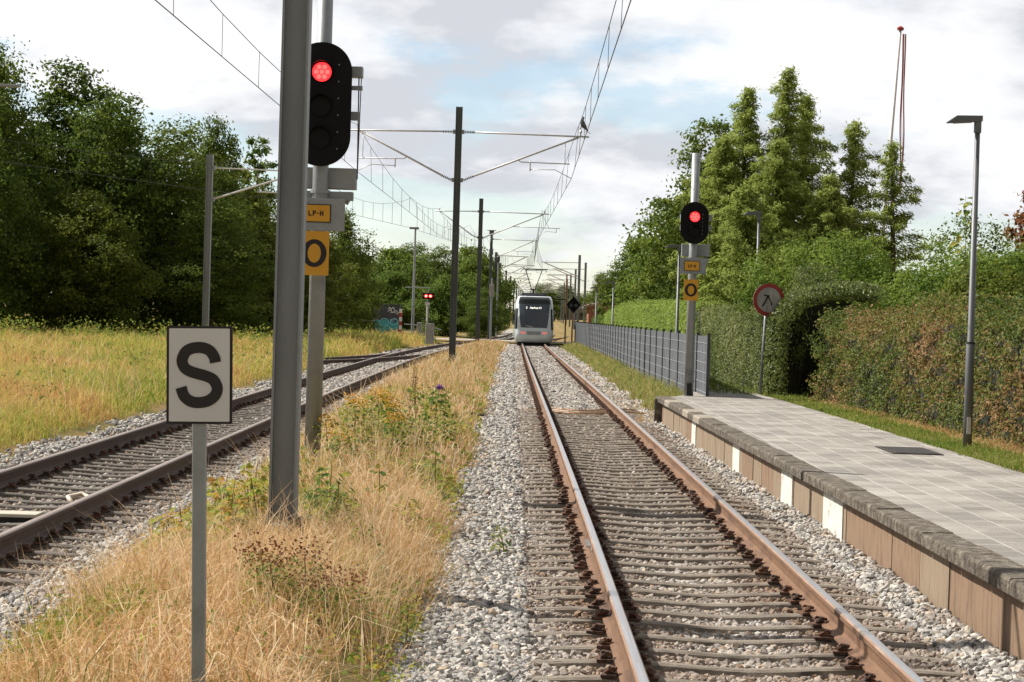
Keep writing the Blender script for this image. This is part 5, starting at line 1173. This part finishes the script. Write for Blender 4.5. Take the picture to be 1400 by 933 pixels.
# flagpole
fp = thing('flagpole', 'tall white leaning flagpole with a red knob behind the conifers', 'flagpole', (12.15, 75, .3)); fp.rotation_euler = (0, R(3.1), 0)
m = MB(); m.tube([(0, 0, -.3), (0, 0, 11.6)], [.09, .045], 12); m.build('pole', M['white'], fp, smooth=True)
m = MB(); m.tube([(0, 0, 11.6), (0, 0, 11.68), (0, 0, 11.74)], [.11, .12, .03], 12); m.build('knob', M['red'], fp)
fg = thing('pennant', 'limp red and white pennant hanging beside the flagpole', 'flag', (12.86, 74.9, 11.75))
for k, (mt, xo) in enumerate([('flagred', 0), ('flagwhite', .05), ('flagred', .09)]):
    m = MB(); P = [(-.05 + xo * .2, -.1)] ; n = 14
    L_ = [(-.02 + xo + .05 * math.sin(i * .7 + k) * (i / n) + .02 * i * .4 * .3, -i * .42) for i in range(n)]
    vs = []
    for x, z in L_: vs += [(x, k * .02, z), (x + .045 * (1.1 if k != 1 else .6), k * .02 + .02, z), (x + .02, k * .02 + .06, z)]
    fs = []
    for i in range(n - 1):
        for j in range(3): fs.append((i * 3 + j, i * 3 + (j + 1) % 3, (i + 1) * 3 + (j + 1) % 3, (i + 1) * 3 + j))
    m.add(vs, fs); m.build('stripe', M[mt], fg)

# ------------------------------------------------------------------ tram
tr = thing('tram', 'pale blue white tram with dark windscreen standing on the near track', 'tram', (float(X1(150)) + .02, 147, -.26)); tr.rotation_euler = (0, 0, R(.15))
def tf(z):   # half width and front offset by height
    w = np.interp(z, [.1, .35, .9, 1.6, 2.6, 3.0, 3.2], [1.22, 1.32, 1.325, 1.31, 1.26, 1.20, 1.08]); yf = np.interp(z, [.1, .4, 1.05, 2, 3.0, 3.2], [.25, .0, .05, .3, .75, 1.1]); return float(w), float(yf)
def tp(u, z, out=0.0):
    w, yf = tf(z); e = 4.0; yv = yf + 1.0 * (1 - (1 - min(abs(u), .9999) ** e) ** (1 / e)); return (u * w * (1 + out * .3), yv - out, z)
def patch(u0, u1, z0, z1, out, nu=14, nz=8, ufun=None):
    m = MB(); vs = []; fs = []
    for j in range(nz + 1):
        f = j / nz; z = z0 + (z1 - z0) * f; a, b = (u0, u1) if not ufun else ufun(f)
        for i in range(nu + 1): vs.append(tp(a + (b - a) * i / nu, z, out))
    for j in range(nz):
        for i in range(nu): k = j * (nu + 1) + i; fs.append((k, k + 1, k + nu + 2, k + nu + 1))
    m.add(vs, fs); return m
m = MB(); zs = [.1, .25, .4, .7, 1.05, 1.5, 2, 2.5, 2.9, 3.05, 3.15, 3.2]; us = np.sin(np.linspace(-np.pi / 2, np.pi / 2, 31)); vs = []; n = len(us) + 2
for z in zs:
    w, yf = tf(z); vs += [(-w, 30, z)] + [tp(u, z) for u in us] + [(w, 30, z)]
fs = []
for j in range(len(zs) - 1):
    for i in range(n - 1): fs.append((j * n + i, j * n + i + 1, (j + 1) * n + i + 1, (j + 1) * n + i))
fs.append(tuple((len(zs) - 1) * n + i for i in range(n))); fs.append(tuple(range(n))[::-1]); fs.append(tuple([j * n for j in range(len(zs))] + [j * n + n - 1 for j in range(len(zs) - 1, -1, -1)]))
m.add(vs, fs); m.build('body', M['tramwhite'], tr, smooth=True)
ws = patch(0, 0, 1.08, 3.1, .012, ufun=lambda f: (-(.66 + .20 * f ** .8), .66 + .20 * f ** .8)).build('windscreen', M['glass'], tr, smooth=True)
patch(-.86, .86, 2.68, 3.15, .018).build('header_panel', M['tramblack'], tr, smooth=True)
for s in (-1, 1):
    patch(s * .86, s * .995, .98, 2.35, .012).build('side_window', M['tramblack'], tr, smooth=True)
    patch(s * .42, s * .66, .66, .80, .014).build('tail_lamp', M['lampred'], tr, smooth=True)
    for k in range(9): m = MB(); m.box((s * 1.315, 3.4 + k * 2.9, 1.72), (.02, 2.5, 1.05)); m.build('window', M['tramblack'], tr)
    m = MB(); m.box((s * 1.325, 16, .75), (.012, 27, .5)); m.build('side_reflection', M['tramreflect'], tr)  # strip painted as the greenery reflected in the body side
    m = MB(); m.box((s * 1.36, 1.2, 1.75), (.1, .12, .42)); m.tube([(s * 1.25, 1.3, 2.0), (s * 1.36, 1.2, 1.95)], .02, 6); m.build('mirror', M['tramblack'], tr)
patch(-.35, .35, .60, .84, .012).build('coupler_cover', M['galv'], tr, smooth=True)
m = MB(); m.box((0, 14, .0), (2.2, 27, .2)); m.build('underframe', M['blackmatt'], tr)
for by in (2.6, 14, 26):
    bg = MB(); bg.box((0, by, .33), (2.0, 2.4, .3)); bg = bg.build('bogie', M['blackmatt'], tr)
    for s in (-1, 1):
        for dy in (-.85, .85):
            m = MB(); m.tube([(s * .70, by + dy, .3), (s * .80, by + dy, .3)], .3, 18); m.build('wheel', M['rustdark'], bg)
m = MB(); m.box((0, 8, 3.32), (1.7, 5.5, .26)); m.box((0, 18, 3.32), (1.7, 7, .26)); m.box((0, 2.6, 3.26), (1.3, 1.6, .14)); m.build('roof_unit', M['tramdark'], tr, bevel=.05)
wp = MB(); wp.tube([tp(-.05, 1.12, .03), tp(-.42, 1.22, .03)], .02, 5); wp.build('wiper', M['alu'], tr)
pt = MB(); py_ = 11.5
pt.tube([(-.25, py_, 3.45), (-.12, py_ + .5, 3.75), (-.60, py_, 5.18)], .035, 6); pt.tube([(.25, py_, 3.45), (.12, py_ + .5, 3.75), (.60, py_, 5.18)], .035, 6); pt.tube([(-.25, py_ + .1, 3.78), (.25, py_ + .1, 3.78)], .04, 6)
pt.tube([(0, py_ + .1, 3.4), (0, py_ + .1, 3.8)], .07, 8); pt.tube([(-.95, py_, 5.02), (-.8, py_, 5.2), (.8, py_, 5.2), (.95, py_, 5.02)], .03, 6); pt.tube([(-.8, py_ + .35, 5.24), (1.0, py_ + .35, 5.24)], .03, 6); pt.tube([(-.62, py_, 5.12), (.62, py_, 5.12)], .02, 6)
pt.build('pantograph', M['blackmatt'], tr)
def fonttext(txt, size):
    cu = bpy.data.curves.new('t', 'FONT'); cu.body = txt; cu.size = size; cu.extrude = .003; cu.align_x = 'CENTER'; cu.offset = .004
    o = bpy.data.objects.new('t', cu); C.objects.link(o); dg = bpy.context.evaluated_depsgraph_get(); me = bpy.data.meshes.new_from_object(o.evaluated_get(dg)); bpy.data.objects.remove(o); return me
me = fonttext('2   Aarhus H', .2); me.materials.clear(); me.materials.append(M['led']); dt = bpy.data.objects.new('destination_text', me); C.objects.link(dt); dt.parent = tr; dt.location = (-.05, tp(0, 2.42)[1] - .045, 2.36); dt.rotation_euler = (R(90 - 24), 0, 0); dt['label'] = 'white lit destination text'

# ------------------------------------------------------------------ small things by the crossing
hut = thing('relay_hut', 'dark equipment hut with teal graffiti standing in the meadow', 'hut', (-10.1, 170, -.2))
m = MB(); m.box((0, .9, 1.12), (2.0, 1.8, 2.25)); m.build('walls', M['hutdark'], hut, bevel=.02); m = MB(); m.box((0, .9, 2.285), (2.1, 1.9, .06)); m.build('roof', M['hutdark'], hut)
def blob(cx, cz, r, y, n=16, lo=None):
    P = [(cx + r * math.cos(2 * math.pi * i / n) * (1 + .12 * math.sin(i * 2.3)), cz + r * .85 * math.sin(2 * math.pi * i / n)) for i in range(n)]; P = [(max(-.97, min(.97, a)), max(.03, b)) for a, b in P]; m = MB(); m.prism(P, y, y + .004); return m
gm = merge([blob(-.62, .75, .34, -.006), blob(-.1, .85, .36, -.010), blob(.45, .55, .45, -.014), blob(-.4, .4, .4, -.018), blob(.75, .75, .25, -.022)]); gm.build('graffiti', M['teal'], hut)
gm = merge([ring(-.15, .95, .36, .3, (.05, .05), -.028), ring(.6, .98, .33, .27, (.09, .07), -.034), ring(-.7, .75, .26, .36, (.04, .04), -.040), stroke([(-.95, 1.1), (-.8, .8), (-.85, .4)], .06, -.046), stroke([(-.3, .3), (.1, .7), (.4, .45), (.9, .6)], .05, -.052), stroke([(.3, 1.2), (.5, 1.0), (.7, 1.25), (.95, .9)], .05, -.058)]); gm.build('graffiti_outline', M['cyan'], hut)
gm = merge([stroke([(.1, 1.95), (.25, 2.1), (.3, 1.92), (.5, 2.1), (.6, 1.9)], .06, -.008), stroke([(.1, 1.78), (.3, 1.9), (.45, 1.7), (.7, 1.85), (.95, 1.65)], .06, -.012), stroke([(.3, 1.68), (.6, 1.72), (.9, 1.55)], .04, -.016)]); gm.build('white_scrawl', M['white'], hut)

rp = thing('marker_post', 'short red and white striped post right of the graffiti hut', 'post', (-8.95, 169, -.2))
for k in range(6): m = MB(); m.box((0, 0, .25 + k * .32), (.22, .22, .32)); m.build('band', M['red'] if k % 2 == 0 else M['white'], rp)
tl = thing('lamp_post', 'tall thin lamp post rising right of the graffiti hut', 'lamp post', (-8.15, 172, -.2))
m = MB(); m.tube([(0, 0, 0), (0, 0, 8.3)], [.13, .07], 10); m.build('pole', M['galv'], tl); m = MB(); m.box((-.1, 0, 8.35), (.75, .3, .16)); m.build('lamp_head', M['lamp'], tl, bevel=.04)
cs = thing('crossing_signal', 'level crossing signal with two glowing red lamps', 'signal', (-6.1, 150, -.2))
m = MB(); m.tube([(0, .05, 0), (0, .05, 3.1)], .05, 10); m.build('pole', M['mast_dark'], cs)
m = MB(); m.box((0, 0, 2.95), (.8, .05, .42)); bd = m.build('backing_board', M['black'], cs, bevel=.02)
for s in (-1, 1):
    lo = disc(s * .15, 2.95, .12, -.05, -.026).build('lens', M['redlamp'], bd); disc(s * .15, 2.95, .055, -.056, -.052).build('lamp_core', M['hotlamp'], lo)
for s in (-1, 1): disc(s * .30, 2.97, .07, -.05, -.026).build('hood', M['red'], bd)
cb = thing('concrete_block', 'pale stained concrete block beside the curving left rail', 'block', (-5.3, 134, -.25))
m = MB(); m.box((0, .2, .62), (.52, .5, 1.25)); m.build('body', M['concrete'], cb, bevel=.03); m = MB(); m.tube([(-.2, 0, 1.25), (-.3, 0, 1.45), (-.6, 0, 1.5)], .03, 6); m.tube([(.1, 0, 1.25), (.15, 0, 1.42), (-.05, 0, 1.4)], .03, 6); m.build('cable', M['wire'], cb)
wp_ = thing('number_post', 'white post with a small blank board next to the concrete block', 'sign', (-5.65, 138, -.22))
m = MB(); m.tube([(0, 0, 0), (0, 0, 2.3)], .055, 8); m.build('post', M['white'], wp_); m = MB(); m.box((0, -.06, 2.42), (.32, .03, .2)); m.build('board', M['white'], wp_)
br = thing('crossing_barrier', 'grey barrier railing and drive between hut and concrete block', 'barrier', (-7.0, 158, -.22))
m = MB(); m.box((0, 0, .55), (.35, .35, 1.1)); m.build('drive_box', M['galv'], br, bevel=.03); m = MB(); m.tube([(-1.1, 0, .95), (.6, 0, .85), (1.6, 0, .6)], .05, 6); m.tube([(-1.1, 0, .5), (.9, 0, .45)], .04, 6); m.tube([(.55, 0, 0), (.55, 0, 3.6)], .06, 6); m.tube([(-1.1, 0, 3.6), (.55, 0, 3.6)], .05, 6); m.build('railing', M['mast'], br)
gr_ = thing('guard_rail', 'low pale guard rail left of the graffiti hut', 'guard rail', (-14.3, 172, -.2))
m = MB(); m.box((1, 0, 1.0), (5.5, .06, .12)); m.build('beam', M['galv'], gr_); 
for x in (-1.6, 0, 1.6, 3.2): m = MB(); m.box((x, .06, .5), (.08, .05, 1.0)); m.build('post', M['galv'], gr_)
bl = thing('lantern_post', 'dark post with a small round lantern in front of the middle wood', 'lamp post', (-13.3, 172, -.2))
m = MB(); m.tube([(0, 0, 0), (0, 0, 4.1)], .07, 8); m.box((0, 0, 3.3), (.35, .3, .9)); m.build('pole', M['mast_dark'], bl); m = MB(); m.tube([(0, 0, 4.1), (0, 0, 4.2), (0, 0, 4.4), (0, 0, 4.5)], [.1, .28, .28, .08], 12); m.build('lantern', M['galv'], bl)
kb = thing('signal_case_post', 'post with a pale rectangular case left of the tram', 'post', (-1.75, 148, -.22))
m = MB(); m.tube([(0, 0, 0), (0, 0, 4.3)], .06, 8); m.build('post', M['mast'], kb); m = MB(); m.box((0, -.08, 3.45), (.3, .12, .85)); m.build('case', M['concrete'], kb, bevel=.02)
ds = thing('dwarf_signal', 'slim signal with dark lantern top left of the tram beyond the crossing', 'signal', (-1.75, 190, -.27))
m = MB(); m.tube([(0, 0, 0), (0, 0, 6.6)], .07, 8); m.build('pole', M['galv'], ds); m = MB(); m.tube([(0, 0, 6.3), (0, 0, 6.45), (0, 0, 6.9), (0, 0, 7.0)], [.08, .15, .15, .05], 10); m.build('lantern', M['blackmatt'], ds)
dd = thing('diamond_sign', 'black diamond shaped signal board with two round lamps right of the tram', 'signal', (3.85, 152, -.2))
m = MB(); m.tube([(0, .06, 0), (0, .06, 2.9)], .05, 8); m.build('post', M['brickred'], dd)
m = MB(); m.prism([(0 + .05, 2.05), (.55, 2.65), (.05, 3.25), (-.45, 2.65)], -.02, .02); db = m.build('board', M['black'], dd)
for s in (-1, 1): ring(.05 + s * .17, 2.62, .1, .1, (.035, .035), -.03).build('lamp', M['mast'], db)
m = MB(); m.prism([(.45, 2.3), (.75, 2.6), (.7, 2.75), (.4, 2.45)], .05, .08); m.prism([(.4, 2.7), (.75, 2.35), (.68, 2.25), (.34, 2.6)], .09, .12); m.build('cross_arms', M['white'], dd)
px_ = thing('warning_post', 'rusty slender post just left of the black diamond board', 'post', (3.35, 151, -.2)); m = MB(); m.tube([(0, 0, 0), (0, 0, 4.7)], .05, 8); m.build('post', M['brickred'], px_); m = MB(); m.box((-.25, 0, 3.0), (.6, .04, .08)); m.build('arm', M['blackmatt'], px_)
barn = thing('barn', 'small brick barn with a low sloping brown roof behind the fence', 'barn', (8.6, 200, .45))
m = MB(); m.box((0, 2, 1.1), (4.2, 5, 2.4)); m.build('walls', M['brickred'], barn)
m = MB(); m.add([(-2.6, -.8, 1.9), (2.3, -.8, 3.1), (2.3, 5, 3.1), (-2.6, 5, 1.9), (-2.6, -.8, 2.1), (2.3, -.8, 3.3), (2.3, 5, 3.3), (-2.6, 5, 2.1)], [(0, 3, 2, 1), (4, 5, 6, 7), (0, 1, 5, 4), (1, 2, 6, 5), (2, 3, 7, 6), (3, 0, 4, 7)]); m.build('roof', M['rooftile'], barn)
hs = thing('house', 'far tan walled house right of the tram behind the line posts', 'house', (17.0, 650, -.3))
m = MB(); m.box((0, 0, 1.5), (8, 6, 3)); m.build('walls', M['tan'], hs); m = MB(); m.add([(-4.3, -3.3, 3), (4.3, -3.3, 3), (4.3, 3.3, 3), (-4.3, 3.3, 3), (-4.3, 0, 5), (4.3, 0, 5)], [(0, 1, 5, 4), (2, 3, 4, 5), (0, 4, 3), (1, 2, 5), (0, 3, 2, 1)]); m.build('roof', M['rooftile'], hs)
for x in (-2.4, .2, 2.4): m = MB(); m.box((x, -3.03, 1.6), (.9, .06, 1.1)); m.build('window', M['tramblack'], hs)

# track fittings
for k, (y, mt, lb) in enumerate([(47.2, 'cablewhite', 'palest cable bridging the near track, farthest of the three'), (48.0, 'cablerust', 'middle orange cable bridging the near track'), (46.5, 'cablerust', 'nearest orange cable bridging the near track')]):
    m = MB(); c = float(X1(y)); P = [(c - .68 + 1.36 * i / 12, y - .45 * math.sin(math.pi * i / 12) + random.uniform(-.02, .02), -.165 - .02 * math.sin(math.pi * i / 12)) for i in range(13)]
    m.tube(P, .02, 6); m.tube([(p[0], p[1] + .07, p[2]) for p in P], .012, 5)
    m.tube([(c + .83, y + .1, -.15), (c + 1.4, y + .25, -.18), (c + 1.8, y + .2, -.15)], .016, 6)
    o = m.build('track_cable', M[mt]); tag(o, lb, 'cable', 'cables laid across the near track')
o = MB(); o.box((float(X1(98)) - .35, 98, -.13), (.5, .25, .03)); o.box((float(X1(98)) + .35, 98.2, -.13), (.6, .25, .03)); o = o.build('rail_bond_plate', M['cablewhite']); tag(o, 'pale plates lying between the rails short of the tram', 'plate')
ba = thing('balise', 'pale flat plastic box fixed between the left track rails', 'track box', (-4.72, 20.9, -.15))
m = MB(); m.box((0, 0, 0), (.46, .32, .035)); m.build('cover', M['balise'], ba, bevel=.01); m = MB(); m.box((0, 0, -.04), (.3, .26, .05)); m.build('foot', M['blackmatt'], ba)
m = MB(); m.tube([(-4.32, 21.6, -.10), (-4.40, 21.75, -.05), (-4.3, 21.9, -.03), (-4.2, 21.8, -.05), (-4.17, 21.6, -.12)], .025, 8); o = m.build('cable_loop', M['cablewhite'], None, smooth=True); tag(o, 'short cream cable loop touching the left track rail', 'cable')
# fallen stakes and litter on the strip edge
for i, (x, y, a, lb) in enumerate([(-.8, 41, .3, 'dark stick lying at the ballast edge beyond the purple flower'), (-.55, 37.5, -.2, 'second dark stick lying on the ballast edge')]):
    m = MB(); m.tube([(-.25, 0, 0), (0, .02, .03), (.25, 0, 0)], .03, 6); o = m.build('fallen_stick', M['trunk'], None, loc=(x, y, float(ground_z(x, y)) + .06)); o.rotation_euler = (0, 0, a); tag(o, lb, 'stick')

# ------------------------------------------------------------------ camera, world, sun
cam = bpy.data.cameras.new('camera'); cam.sensor_width = 36; cam.lens = 3000 / 1400 * 36; cam.clip_end = 9000; cam.clip_start = .1
co = bpy.data.objects.new('camera', cam); C.objects.link(co)
cy = Vector((707 - 700, -(425 - 466.5), -3000)).normalized(); up = Vector((math.sin(.030), math.cos(.030), 0)); up = (up - cy * up.dot(cy)).normalized(); cx = cy.cross(up)
# rows: world axes expressed in camera coords -> matrix world = rows as is
co.matrix_world = Matrix(((cx.x, cx.y, cx.z, 0), (cy.x, cy.y, cy.z, 0), (up.x, up.y, up.z, 1.933), (0, 0, 0, 1)))
bpy.context.scene.camera = co

AZ, EL = R(-70), R(45)       # azimuth from +Y, negative = left
sd_ = Vector((math.sin(AZ) * math.cos(EL), math.cos(AZ) * math.cos(EL), math.sin(EL)))
su = bpy.data.lights.new('sun', 'SUN'); su.energy = 5.0; su.angle = R(.5); su.color = (1, .95, .87)
so = bpy.data.objects.new('sun', su); C.objects.link(so); so.rotation_euler = sd_.to_track_quat('Z', 'Y').to_euler()

w = bpy.data.worlds.new('World'); bpy.context.scene.world = w; w.use_nodes = True; nt = w.node_tree; bg = nt.nodes['Background']; bg.inputs['Strength'].default_value = .097
sky = node(nt, 'ShaderNodeTexSky'); sky.sky_type = 'NISHITA'; sky.sun_disc = False; sky.sun_elevation = EL; sky.sun_rotation = AZ; sky.air_density = 1.0; sky.dust_density = 0.1; sky.ozone_density = 3.0
tc_ = node(nt, 'ShaderNodeTexCoord'); sep = node(nt, 'ShaderNodeSeparateXYZ'); nt.links.new(tc_.outputs['Generated'], sep.inputs[0])
def math_(op, a, b=None, c=None):
    n = node(nt, 'ShaderNodeMath', operation=op)
    for i, x in enumerate((a, b, c)):
        if x is None: continue
        if isinstance(x, (int, float)): n.inputs[i].default_value = x
        else: nt.links.new(x, n.inputs[i])
    return n.outputs[0]
zz = math_('ADD', math_('MAXIMUM', sep.outputs['Z'], 0.0), .30)
cbn = node(nt, 'ShaderNodeCombineXYZ'); nt.links.new(math_('DIVIDE', sep.outputs['X'], zz), cbn.inputs[0]); nt.links.new(math_('DIVIDE', sep.outputs['Y'], zz), cbn.inputs[1]); cbn.inputs[2].default_value = 3.3
def noise_(scale, det, rough, off):
    mp = node(nt, 'ShaderNodeMapping'); mp.inputs['Location'].default_value = off; nt.links.new(cbn.outputs[0], mp.inputs[0]); n = node(nt, 'ShaderNodeTexNoise', Scale=scale, Detail=det, Roughness=rough); nt.links.new(mp.outputs[0], n.inputs['Vector']); return n.outputs['Fac']
n1 = noise_(2.7, 10.0, .56, (0, 0, 0)); n2 = noise_(3.6, 10.0, .56, (5, 3, 1))
mask = ramp(nt, [(0.34, .34, .34), (0.86, .86, .86), (1, 1, 1)], .42, .52); nt.links.new(math_('ADD', n1, math_('MULTIPLY', math_('MINIMUM', math_('SUBTRACT', sep.outputs['Z'], .075), .05), 1.5)), mask.inputs['Fac'])
shade = ramp(nt, [(4.9, 5.05, 5.45), (6.5, 6.6, 6.85), (7.6, 7.6, 7.65)], .40, .56); nt.links.new(n2, shade.inputs['Fac'])
# clouds are brighter towards the sun side, darker behind the viewer
dot = math_('ADD', math_('MULTIPLY', sep.outputs['Y'], .8), math_('MULTIPLY', sep.outputs['X'], -.25)); br_ = node(nt, 'ShaderNodeMapRange'); nt.links.new(dot, br_.inputs[0]); br_.inputs[1].default_value = -.4; br_.inputs[2].default_value = .75; br_.inputs[3].default_value = .38; br_.inputs[4].default_value = 1.0
vm = node(nt, 'ShaderNodeVectorMath', operation='SCALE'); nt.links.new(shade.outputs['Color'], vm.inputs[0]); nt.links.new(br_.outputs[0], vm.inputs['Scale'])
mx = node(nt, 'ShaderNodeMix', data_type='RGBA'); nt.links.new(mask.outputs['Color'], mx.inputs[0]); nt.links.new(sky.outputs[0], mx.inputs[6]); nt.links.new(vm.outputs[0], mx.inputs[7]); nt.links.new(mx.outputs[2], bg.inputs['Color'])

sc_ = bpy.context.scene; sc_.render.engine = 'CYCLES'; sc_.render.resolution_x = 1024; sc_.render.resolution_y = 682
sc_.view_settings.view_transform = 'Standard'; sc_.view_settings.look = 'None'; sc_.view_settings.gamma = 1; sc_.view_settings.exposure = 0.52; sc_.view_settings.use_curve_mapping = False
sc_.cycles.max_bounces = 5; sc_.cycles.diffuse_bounces = 2; sc_.cycles.glossy_bounces = 2; sc_.cycles.transmission_bounces = 3; sc_.cycles.transparent_max_bounces = 4
